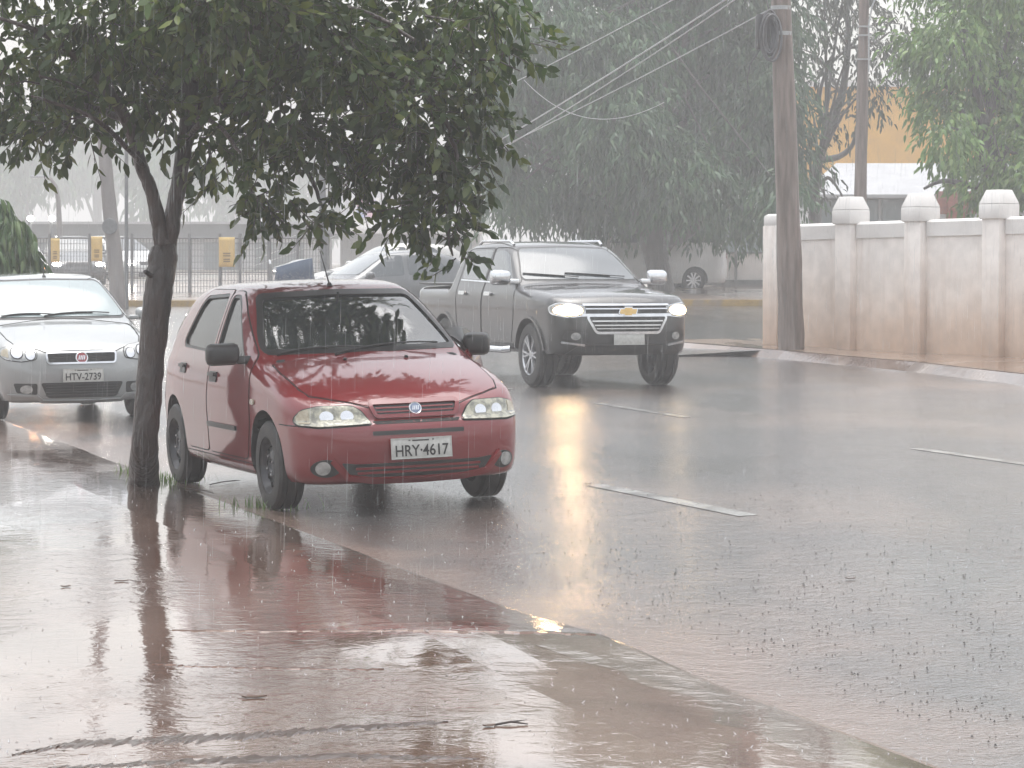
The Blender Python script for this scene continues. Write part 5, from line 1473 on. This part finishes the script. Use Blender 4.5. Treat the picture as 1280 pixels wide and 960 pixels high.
    for k in range(120):
        x = -40 + 450 * k / 119; p = GD(x, D); b.tube([p, P(x, 297, D)], .008, 4, cap=False)
    for k in range(10):
        z = k / 10; b.tube([a0.lerp(P(-40, 297, D), z), a1.lerp(P(410, 297, D), z)], .006, 4, cap=False)
    b.build('wire_mesh', K_['greypost'], fr_, 0)
    for (x, y, w, h), wd in zip(((69, 313, 11, 30), (121, 311, 14, 31), (283.5, 315, 20, 37)), ('leftmost and narrowest yellow banner on the wire fence', 'yellow banner on the wire fence just left of the leaning pole', 'largest yellow banner on the wire fence, right of the forked trunk')):
        px = FPX / D; c = P(x, y, D - .07)
        r = empty('banner', c, label=wd, cat='banner', group='yellow banners on the fence')
        b = MB(); n = 8; W2, H2 = w / px, h / px; vs = []
        for i in range(n + 1):
            for j in range(n + 1): vs.append((W2 * (i / n - .5), .012 * math.sin(3.1 * i / n * 2 + j * .4), H2 * (j / n - .5)))
        b.add(vs, [(i * (n + 1) + j, (i + 1) * (n + 1) + j, (i + 1) * (n + 1) + j + 1, i * (n + 1) + j + 1) for i in range(n) for j in range(n)])
        o = b.build('cloth', K_['yellow'], r, 60); md = o.modifiers.new('t', 'SOLIDIFY'); md.thickness = .006
        b = MB()
        for z, ww in ((-.02, .46), (-.10, .46), (-.22, .42), (-.29, .42)): b.box((0, -.022, z * H2 - .02), (ww * W2, .004, .045 * H2))
        b.build('print', K_['mark'], r, 0)
    # low warehouse and lamps in the mist
    def block(root, name, m, x0, x1, y0, y1, D0, dep, inv, bev=0.0):
        a, c = P(x0, y0, D0), P(x1, y1, D0); b = MB()
        b.box(Vector(((a.x + c.x) / 2, D0 + dep / 2, (a.z + c.z) / 2)) - inv, (abs(c.x - a.x), dep, abs(a.z - c.z)), 0, bev=bev)
        return b.build(name, m, root, 30)
    f5 = GD(200, 135); r5 = empty('warehouse', f5, label='long low warehouse with a dark fascia, faint behind the wire fence', cat='building')
    block(r5, 'wall', K_['render'], 8, 395, 296, 345, 135, 12, f5)
    block(r5, 'fascia', K_['darkband'], 2, 402, 280, 296, 134.2, 13, f5)
    for x0, x1 in ((30, 62), (85, 130), (175, 235), (255, 300), (318, 380)): block(r5, 'opening', K_['bglass'], x0, x1, 303, 340, 134.9, .12, f5)
    block(r5, 'roof', K_['roof'], -4, 408, 277, 280, 133.8, 14, f5)
    for x, wd in ((38, 'bright white lamp on a pole at the far left, nearest the weeping shrub'), (65, 'bright white lamp on a pole beside the curved street lamp')):
        f = GD(x, 88); r = empty('flood_lamp', f, label=wd, cat='lamp', group='two lit lamps in the mist')
        b = MB(); t = P(x, 273, 88) - f; b.tube([(0, 0, 0), (0, 0, t.z - .1)], .05, 8); b.build('lamp_post', K_['greypost'], r, 50)
        b = MB(); b.ball(t, (.10, .10, .085), 14); b.build('lamp_globe', K_['lamp'], r, 60)
    # shop with a poster panel
    f6 = GD(450, 140); r6 = empty('shop', f6, label='pale shop with a white poster panel, behind the hanging leaves', cat='building')
    block(r6, 'wall', K_['render'], 425, 600, 240, 345, 140, 9, f6)
    block(r6, 'poster_frame', K_['cream'], 436, 474, 247, 288, 139.7, .25, f6)
    block(r6, 'poster', K_['poster'], 446, 470, 250, 273, 139.6, .08, f6)
    block(r6, 'canopy', K_['cream'], 418, 606, 286, 292, 137.6, 2.4, f6)
    block(r6, 'shop_window', K_['bglass'], 480, 590, 298, 338, 139.9, .12, f6)
    # white wall with glass panels behind the shade tree's trunk
    D = 77; f7 = GD(905, D); r7 = empty('glazed_wall', f7, label='low white wall topped with misted glass panels behind the shade tree', cat='wall')
    block(r7, 'base', K_['cream'], 838, 1020, 316, 357, D, .3, f7)
    block(r7, 'plinth', K_['greypost'], 838, 1020, 350, 360, D - .08, .06, f7)
    for x0, x1 in ((842, 903), (907.5, 918), (922.5, 1018)): block(r7, 'glass_panel', K_['fglass'], x0, x1, 284, 315, D + .1, .04, f7)
    block(r7, 'rail', K_['greypost'], 838, 1020, 315, 317, D - .03, .36, f7)
    for x in (840, 849, 905, 920, 1019): block(r7, 'post', K_['greypost'], x - 1.6, x + 1.6, 280, 352, D - .16, .08, f7)
    f8 = GD(844, 75); r8 = empty('litter_bin', f8, label='dark round litter bin on a post beside the shade tree trunk', cat='bin')
    b = MB(); c = P(843, 324, 75) - f8
    b.lathe([(-.17, 0), (-.17, .26), (-.10, .33), (.08, .34), (.16, .27), (.16, .22), (.0, .20)], 20, axis='Z', c=c); b.build('basket', K_['greypost'], r8, 40)
    b = MB(); b.tube([(0, 0, -.1), (0, 0, c.z)], .04, 8); b.build('post', K_['greypost'], r8, 40)
    # houses behind the white wall
    f9 = GD(1110, 88); r9 = empty('house', f9, label='low grey-roofed house with wide windows behind the white wall', cat='house')
    block(r9, 'wall', K_['render'], 1010, 1420, 243, 372, 88, 8, f9)
    for x0, x1 in ((1026, 1052), (1056, 1098), (1102, 1146), (1150, 1172)):
        w = block(r9, 'window', K_['greypost'], x0, x1, 249, 283, 87.94, .1, f9)
        block(w, 'pane', K_['bglass'], x0 + 1.2, x1 - 1.2, 251, 282, 87.90, .05, f9)
    b = MB(); e0, e1, t0, t1 = P(1000, 243, 87.2), P(1425, 243, 87.2), P(1045, 204, 92), P(1425, 204, 92)
    th = Vector((0, 0, .10)); vs = [p - f9 for p in (e0, e1, t1, t0)] + [p - f9 - th for p in (e0, e1, t1, t0)]
    back = [Vector((t0.x, 97, e0.z)) - f9, Vector((t1.x, 97, e0.z)) - f9]
    b.add(vs + back + [q - th for q in back], [(0, 1, 2, 3), (7, 6, 5, 4), (0, 4, 5, 1), (3, 2, 9, 8), (0, 3, 7, 4), (1, 5, 6, 2), (7, 10, 11, 6), (8, 9, 11, 10), (3, 8, 10, 7), (2, 6, 11, 9)])
    b.build('roof', K_['roof'], r9, 0)
    f10 = GD(1150, 104); r10 = empty('yellow_building', f10, label='tall ochre yellow building glimpsed through the trees on the right', cat='building')
    block(r10, 'wall', K_['ywall'], 1004, 1420, 108, 360, 104, 10, f10)
    block(r10, 'parapet', K_['cream'], 1000, 1424, 100, 108, 103.8, 10.4, f10)
    for x in (1310, 1360): 
        w = block(r10, 'window', K_['cream'], x, x + 26, 140, 178, 103.93, .12, f10); block(w, 'pane', K_['bglass'], x + 2, x + 24, 142, 176, 103.9, .05, f10)
    f11 = GD(1194, 70); r11 = empty('brick_gatepost', f11, label='small red brick post with side arms behind the white wall', cat='brick post')
    b = MB(); t = P(1194, 225, 70) - f11; b.box((0, 0, t.z / 2), (.44, .44, t.z), 0, bev=.01)
    b.box((0, 0, t.z - .04), (.56, .56, .08), 0, bev=.01); b.build('shaft', K_['brick'], r11, 30)
    b = MB(); b.box((.0, 0, t.z - .55), (.95, .30, .55), 0, bev=.01); b.build('side_arm', K_['brick'], r11, 30)

    # overhead cables
    tp = P(972, 5, q.y); top = P(972, -200, q.y)
    lab = ['lowest pale cable looping under the others in front of the shade tree', 'pale overhead cable rising steeply to the right across the shade tree', 'overhead cable just under the steep one, reaching the pole above its coil', 'faint upper cable crossing the top of the shade tree', 'pale doubled cable beside the steep overhead cable']
    segs = [(P(655, 100, 66), P(830, 128, 50), .55, .010), (P(300, 330, 96), P(985, -52, 43), .5, .020), (P(290, 320, 96), P(958, 14, q.y - .3), .35, .014), (P(330, 222, 96), P(1000, -90, 43), .5, .014), (P(300, 337, 97), P(985, -46, 43.4), .62, .016)]
    for (a, b_, s, r), l in zip(segs, lab):
        m = MB(); m.tube(sag(a, b_, s, 24), r * .7, 6); tag(m.build('overhead_cable', K_['wire_pale'], None, 60), l, 'cable', 'overhead cables')

# ------------------------------------------------------------------ cars in place
def blue_stand_in():  # cart form standing in for a blue shape of unknown kind
    f = GD(366, 47); r = empty('blue_stand_in', f, R(8), label='unidentified dark blue shape just showing over the roof of the red hatchback', cat='unidentified shape')
    px = FPX / 47; t = P(366, 328, 47).z - f.z; b = MB()
    vs = []; n = 10
    for i in range(n + 1):
        for j in range(n + 1):
            u, w = i / n * 2 - 1, j / n * 2 - 1
            e = max(abs(u), abs(w)); z = t * (1 - .38 * max(0, e - .80) / .20 * 1.0) + .035 * math.sin(3 * u + 1) * (1 - e) + .09 * u * (1 - max(0, e - .8) * 5) 
            vs.append((u * .36, w * .55, z))
    fs = [(i * (n + 1) + j, (i + 1) * (n + 1) + j, (i + 1) * (n + 1) + j + 1, i * (n + 1) + j + 1) for i in range(n) for j in range(n)]
    b.add(vs, fs); o = b.build('tarpaulin', M['blue'], r, 50); md = o.modifiers.new('t', 'SOLIDIFY'); md.thickness = .015
    b = MB(); b.box((0, 0, .62), (.66, 1.04, .5), 0, bev=.02); b.build('tray', K_['greypost'], r, 40)
    b = MB(); b.tube([(-.33, -.5, .75), (-.40, -.62, t - .02), (-.40, -.50, t + .03)], .02, 6); b.build('handle', K_['galv'], r, 40)
    for s in (-1, 1):
        w = wheel(r, .0, s * .42, .30, .08, 'hubcap')

def build_cars():
    a = R(20.6)
    r = red_hatchback(); place_car(r, G(347, 637), a + R(.4), 1.43, wb=2.36, lean=R(.2))
    s = silver_sedan(); Fw = Vector((math.sin(R(20.5)), -math.cos(R(20.5)), 0)); Lf = Vector((math.cos(R(20.5)), math.sin(R(20.5)), 0))
    c = Vector(((104 - 640) / FPX * 28.2, 28.2, 0)) - Fw * .78 - Lf * .715
    place_car(s, c, R(20.5), 1.43, wb=2.37)
    p = pickup_truck(); a3 = R(21); Fw = Vector((math.sin(a3), -math.cos(a3), 0)); Lf = Vector((math.cos(a3), math.sin(a3), 0))
    Dp = 34.7
    c = Vector(((785 - 640) / FPX * Dp, Dp, 0)) - Fw * .92 - Lf * .80
    place_car(p, c, a3, 1.60, wb=3.1)
    put(far_car('grey sedan crossing behind the tail of the pickup', M['greycar'], 'sedan', group='cars beyond the pickup'), 405, 53, R(-64))
    blue_stand_in()
    put(far_car('champagne hatchback faint in the mist, higher than the grey sedan', M['pale'], 'hatch', group='cars beyond the pickup'), 424, 62, R(-70))
    put(far_car('car with white headlights facing us behind the narrowest yellow banner', M['greycar'], 'sedan', M['lamp_far'], group='cars far off in the mist'), 96, 82, R(14))
    put(far_car('car with one white headlight showing beside the thin pole', M['white'], 'hatch', M['lamp_far'], group='cars far off in the mist'), 172, 84, R(40))
    put(far_car('car with glowing amber lights beside the weeping shrub', M['pale'], 'hatch', M['lamp_amber'], group='cars far off in the mist'), 22, 78, R(16))
    put(far_car('white van parked behind the pickup, left of the shade tree trunk', M['white'], 'van', name='parked_van', cat='van'), 730, 74, R(-72))

# ------------------------------------------------------------------ rain, splashes, litter
def rain_mat():
    m, nt, b = _nodes('falling_water')
    b.inputs['Base Color'].default_value = (.92, .95, .97, 1); b.inputs['Roughness'].default_value = .15
    b.inputs['IOR'].default_value = 1.33; b.inputs['Transmission Weight'].default_value = .5
    tr = nt.nodes.new('ShaderNodeBsdfTransparent'); ms = nt.nodes.new('ShaderNodeMixShader'); ms.inputs[0].default_value = .55
    nt.links.new(tr.outputs[0], ms.inputs[1]); nt.links.new(b.outputs[0], ms.inputs[2]); nt.links.new(ms.outputs[0], nt.nodes['Material Output'].inputs['Surface'])
    return m

def weather():
    g = np.random.default_rng(3); rm = rain_mat()
    n = 9000
    Y = 7 + 36 * g.random(n) ** .8; hx = Y * .19
    X = (g.random(n) * 2 - 1) * hx; Z = g.random(n) * 6.2
    ln = g.uniform(.04, .19, n); rr = g.uniform(.0002, .00062, n) * (.6 + Y / 22)
    V = np.zeros((n, 8, 3)); k = np.arange(3) * 2 * np.pi / 3
    for i in range(3):
        for j, (f, s) in enumerate(((.25, 1.0), (.8, .6))):
            V[:, j * 3 + i] = np.stack([X + rr * s * np.cos(k[i]) + .02 * f * ln, Y + rr * s * np.sin(k[i]), Z + ln * f], 1)
    V[:, 6] = np.stack([X, Y, Z], 1); V[:, 7] = np.stack([X + .02 * ln, Y, Z + ln], 1)
    T = []
    for i in range(3):
        j = (i + 1) % 3; T += [[6, j, i], [i, j, 3 + j], [i, 3 + j, 3 + i], [3 + i, 3 + j, 7]]
    T = np.array(T); tri = (np.arange(n)[:, None, None] * 8 + T[None]).reshape(-1, 3)
    tag(leaf_object('rain', V.reshape(-1, 3), tri, np.zeros((0, 4), int), rm, None), kind='stuff')
    # drops jumping off the flooded ground
    n = 2600
    Y = 8.6 + 32 * g.random(n) ** 1.5; X = (g.random(n) * 2 - 1) * Y * .19
    Z = zgv(X, Y); h = g.uniform(.004, .014, n); r = g.uniform(.0015, .004, n)
    lean = g.normal(size=(n, 2)) * .4
    V = np.zeros((n, 7, 3))
    for i in range(3):
        V[:, i] = np.stack([X + r * np.cos(k[i]), Y + r * np.sin(k[i]), Z + .002], 1)
        V[:, 3 + i] = np.stack([X + lean[:, 0] * h + r * .7 * np.cos(k[i]), Y + lean[:, 1] * h + r * .7 * np.sin(k[i]), Z + h * .7], 1)
    V[:, 6] = np.stack([X + lean[:, 0] * h * 1.3, Y + lean[:, 1] * h * 1.3, Z + h], 1)
    T = []
    for i in range(3):
        j = (i + 1) % 3; T += [[i, j, 3 + j], [i, 3 + j, 3 + i], [3 + i, 3 + j, 6]]
    T = np.array(T); tri = (np.arange(n)[:, None, None] * 7 + T[None]).reshape(-1, 3)
    tag(leaf_object('rain_splashes', V.reshape(-1, 3), tri, np.zeros((0, 4), int), rm, None), kind='stuff')
    # drops bursting on the roofs and thrown up by the pickup's wheels
    pts = []; rad = []
    for root, H, xa, xb, yw, cnt in ROOFS:
        bpy.context.view_layer.update(); Mw = np.array(root.matrix_world)
        uv = np.stack([g.uniform(xa, xb, cnt), g.uniform(-yw, yw, cnt)], 1)
        q = H.on(uv, 'z', 1, .9); q[:, 2] += g.exponential(.022, cnt) + .002
        pts.append(q @ Mw[:3, :3].T + Mw[:3, 3]); rad.append(g.uniform(.0012, .003, cnt))
        if xa == -2.6:
            for wx, wy in ((0, -.80), (0, .80), (-3.1, -.80), (-3.1, .80)):
                m_ = 2600; back = g.exponential(.55, m_); q = np.stack([wx - .15 - back + g.normal(size=m_) * .12, wy + g.normal(size=m_) * (.10 + .28 * back), .03 + np.abs(g.normal(size=m_)) * (.12 + .20 * np.minimum(back, 1.2))], 1)
                pts.append(q @ Mw[:3, :3].T + Mw[:3, 3]); rad.append(g.uniform(.0018, .0052, m_))
    pts = np.concatenate(pts); rad = np.concatenate(rad)[:, None]; n = len(pts)
    O = np.array([(1, 0, 0), (-1, 0, 0), (0, 1, 0), (0, -1, 0), (0, 0, 1), (0, 0, -1)], float)
    V = (pts[:, None, :] + O[None] * rad[:, :, None]).reshape(-1, 3)
    T = np.array([(0, 2, 4), (2, 1, 4), (1, 3, 4), (3, 0, 4), (2, 0, 5), (1, 2, 5), (3, 1, 5), (0, 3, 5)])
    tri = (np.arange(n)[:, None, None] * 6 + T[None]).reshape(-1, 3)
    tag(leaf_object('spray', V, tri, np.zeros((0, 4), int), rm, None), kind='stuff')
    # grit washed along the road edge
    gm = mat('dark_grit', (.035, .032, .030), (.07, .055, .045), 20, .4)
    b = MB()
    for _ in range(2200):
        u = random.random()
        n_ = 4.4 + abs(random.gauss(0, 1.3)) + (random.random() < .3) * random.uniform(0, 3); s_ = 7.5 + 12 * random.random() ** 1.3
        Xq, Yq = XY(s_, n_)
        if abs(Xq) > Yq * .2: continue
        z = random.uniform(.003, .009); c = (Xq, Yq, zg(Xq, Yq) + z * .4)
        w = random.uniform(.002, .0062); a = random.uniform(0, 6.3)
        b.M = Matrix.Translation(c) @ Matrix.Rotation(a, 4, 'Z')
        b.add([(-w, -w * .5, 0), (w, -w * .6, 0), (w * .8, w * .6, 0), (-w * .7, w * .5, 0), (0, 0, z)], [(0, 1, 4), (1, 2, 4), (2, 3, 4), (3, 0, 4)])
    tag(b.build('gravel', gm, None, 0), kind='stuff')
    # grass tufts by the trunk and the wheels
    b = MB()
    for (x, y, nb, sp) in ((160, 590, 30, .07), (222, 600, 80, .14), (332, 634, 70, .13), (208, 604, 40, .1), (352, 637, 30, .08)):
        c = G(x, y)
        for _ in range(nb):
            px, py = c.x + random.gauss(0, sp), c.y + random.gauss(0, sp * .8); z = zg(px, py); h = random.uniform(.03, .09); a = random.uniform(0, 6.28); l = random.uniform(.2, .9) * h
            dx, dy = math.cos(a), math.sin(a); w = .004
            b.add([(px - dy * w, py + dx * w, z), (px + dy * w, py - dx * w, z), (px + dx * l * .5 + dy * w * .6, py + dy * l * .5 - dx * w * .6, z + h * .7), (px + dx * l * .5 - dy * w * .6, py + dy * l * .5 + dx * w * .6, z + h * .7), (px + dx * l, py + dy * l, z + h)], [(0, 1, 2, 3), (3, 2, 4)])
    tag(b.build('grass', B_['leaf_bright'], None, 0), kind='stuff')
    b = MB()                                              # specks of leaf and soil scattered on the pavement
    for _ in range(260):
        Yq = 9 + 11 * random.random() ** 1.2; Xq = random.uniform(-.18, .06) * Yq
        if nn(Xq, Yq) > 3.8: continue
        w = random.uniform(.002, .007); c = (Xq, Yq, zg(Xq, Yq) + .005)
        b.M = Matrix.Translation(c) @ Matrix.Rotation(random.uniform(0, 6.3), 4, 'Z')
        b.add([(-w * 1.6, 0, 0), (0, -w * .6, .001), (w * 1.5, 0, 0), (0, w * .6, .002)], [(0, 1, 2, 3)])
    tag(b.build('leaf_litter', gm, None, 0), kind='stuff')
    # a few leaves and twigs lying on the wet pavement
    lm = leaf_mat('dead_leaf', (.05, .022, .012), (.08, .04, .02), (.04, .02, .015), trans=0)
    for (x, y, l, w, lab) in ((82, 735, .05, .03, 'small dark leaf lying alone on the left pavement'), (611, 910, .045, .035, 'dark curled leaf beside a thin twig at the bottom of the pavement'), (318, 874, .09, .03, 'brown leaf lying left of centre on the low pavement'),
                              (152, 728, .07, .02, 'narrow leaf lying just left of the trunk reflection'), (735, 606, .05, .03, 'dark leaf at the near end of the white lane line'), (1063, 725, .05, .03, 'dark leaf on the asphalt at the right')):
        c = G(x, y); b = MB(); a = random.uniform(-.6, .6); ca, sa = math.cos(a), math.sin(a)
        vs = []
        for t in np.linspace(0, 1, 7):
            ww = w * .5 * math.sin(math.pi * min(.97, max(.03, t))) ** .7
            for sg in (-1, 0, 1):
                lx, ly = (t - .5) * l, sg * ww; vs.append((lx * ca - ly * sa, lx * sa + ly * ca, .005 + (.003 if sg else 0) + .004 * (t - .5) ** 2 * 4))
        b.add(vs, [(3 * i + k, 3 * i + k + 1, 3 * i + 4 + k, 3 * i + 3 + k) for i in range(6) for k in range(2)])
        o = b.build('fallen_leaf', lm, None, 60); o.location = c; tag(o, lab, 'leaf', 'leaves fallen on the wet ground')
        md = o.modifiers.new('t', 'SOLIDIFY'); md.thickness = .002
    tw = mat('wet_twig', (.03, .018, .014), (.02, .012, .01), 10, .5)
    for (x0, y0, x1, y1, lab) in ((618, 909, 660, 908, 'thin twig touching the dark curled leaf on the pavement'), (262, 607, 300, 602, 'thin twig lying between the trunk and the hatchback'), (232, 612, 268, 618, 'short twig on the pavement right of the trunk foot')):
        p, q2 = G(x0, y0), G(x1, y1); b = MB(); mid = p.lerp(q2, .5) + Vector((0, .02, .004))
        b.tube([p + Vector((0, 0, .008)), mid + Vector((0, 0, .010)), q2 + Vector((0, 0, .008))], [.004, .004, .002], 5); b.tube([mid + Vector((0, 0, .01)), mid.lerp(q2, .6) + Vector((.02, .05, .012))], [.003, .001], 4)
        tag(b.build('twig', tw, None, 60), lab, 'twig', 'twigs on the pavement')

# ------------------------------------------------------------------ air, sky, camera
HAZE_DENSITY = .0031
def atmosphere():
    b = MB(); b.box((0, 270, 6.3), (630, 670, 17.4))
    o = b.build('haze', [], None, 0) if False else None
    me = bpy.data.meshes.new('haze'); me.from_pydata(b.v, [], b.f); o = bpy.data.objects.new('haze', me); COL.objects.link(o)
    m = bpy.data.materials.new('rain_haze'); m.use_nodes = True; nt = m.node_tree
    nt.nodes.remove(nt.nodes['Principled BSDF'])
    v = nt.nodes.new('ShaderNodeVolumePrincipled'); v.inputs['Color'].default_value = (.93, .94, .95, 1); v.inputs['Density'].default_value = HAZE_DENSITY; v.inputs['Anisotropy'].default_value = .1
    nt.links.new(v.outputs[0], nt.nodes['Material Output'].inputs['Volume'])
    me.materials.append(m); tag(o, kind='stuff')
    w = bpy.data.worlds.new('World'); scene.world = w; w.use_nodes = True; nt = w.node_tree; L = nt.links.new
    bg = nt.nodes['Background']; sky = nt.nodes.new('ShaderNodeTexSky'); sky.sky_type = 'NISHITA'; sky.sun_disc = False
    sky.sun_elevation = R(83); sky.sun_rotation = R(-20); sky.air_density = 1.6; sky.dust_density = 4; sky.ozone_density = 1
    hs = nt.nodes.new('ShaderNodeHueSaturation'); hs.inputs['Saturation'].default_value = .22; L(sky.outputs[0], hs.inputs['Color'])
    L(hs.outputs[0], bg.inputs['Color']); bg.inputs['Strength'].default_value = .15
    l = bpy.data.lights.new('sun', 'SUN'); l.energy = .7; l.angle = R(60); l.color = (1, .97, .93); lo = bpy.data.objects.new('sun', l); COL.objects.link(lo)
    el, az = R(83), R(-20)
    d = Vector((math.sin(az) * math.cos(el), math.cos(az) * math.cos(el), math.sin(el)))
    lo.rotation_euler = d.to_track_quat('Z', 'Y').to_euler(); lo.location = (0, 0, 30)
    c = bpy.data.cameras.new('camera'); co = bpy.data.objects.new('camera', c); COL.objects.link(co)
    co.location = (0, 0, CH); co.rotation_euler = (math.pi / 2 - TH, 0, 0)
    c.sensor_width = 36; c.lens = 36 * FPX / 1280; c.clip_start = .1; c.clip_end = 3000
    scene.camera = co
    scene.view_settings.view_transform = 'Standard'; scene.view_settings.look = 'None'; scene.view_settings.gamma = 1
    scene.view_settings.exposure = EXPOSURE
    cy = scene.cycles
    cy.use_denoising = True
    try: cy.denoiser = 'OPENIMAGEDENOISE'
    except Exception: pass
    cy.max_bounces = 9; cy.diffuse_bounces = 3; cy.glossy_bounces = 4; cy.transmission_bounces = 6; cy.transparent_max_bounces = 12; cy.volume_bounces = 2
    cy.sample_clamp_indirect = 6

EXPOSURE = 1.05
build_ground()
boundary_wall()
furniture()
build_cars()
build_trees()
weather()
atmosphere()
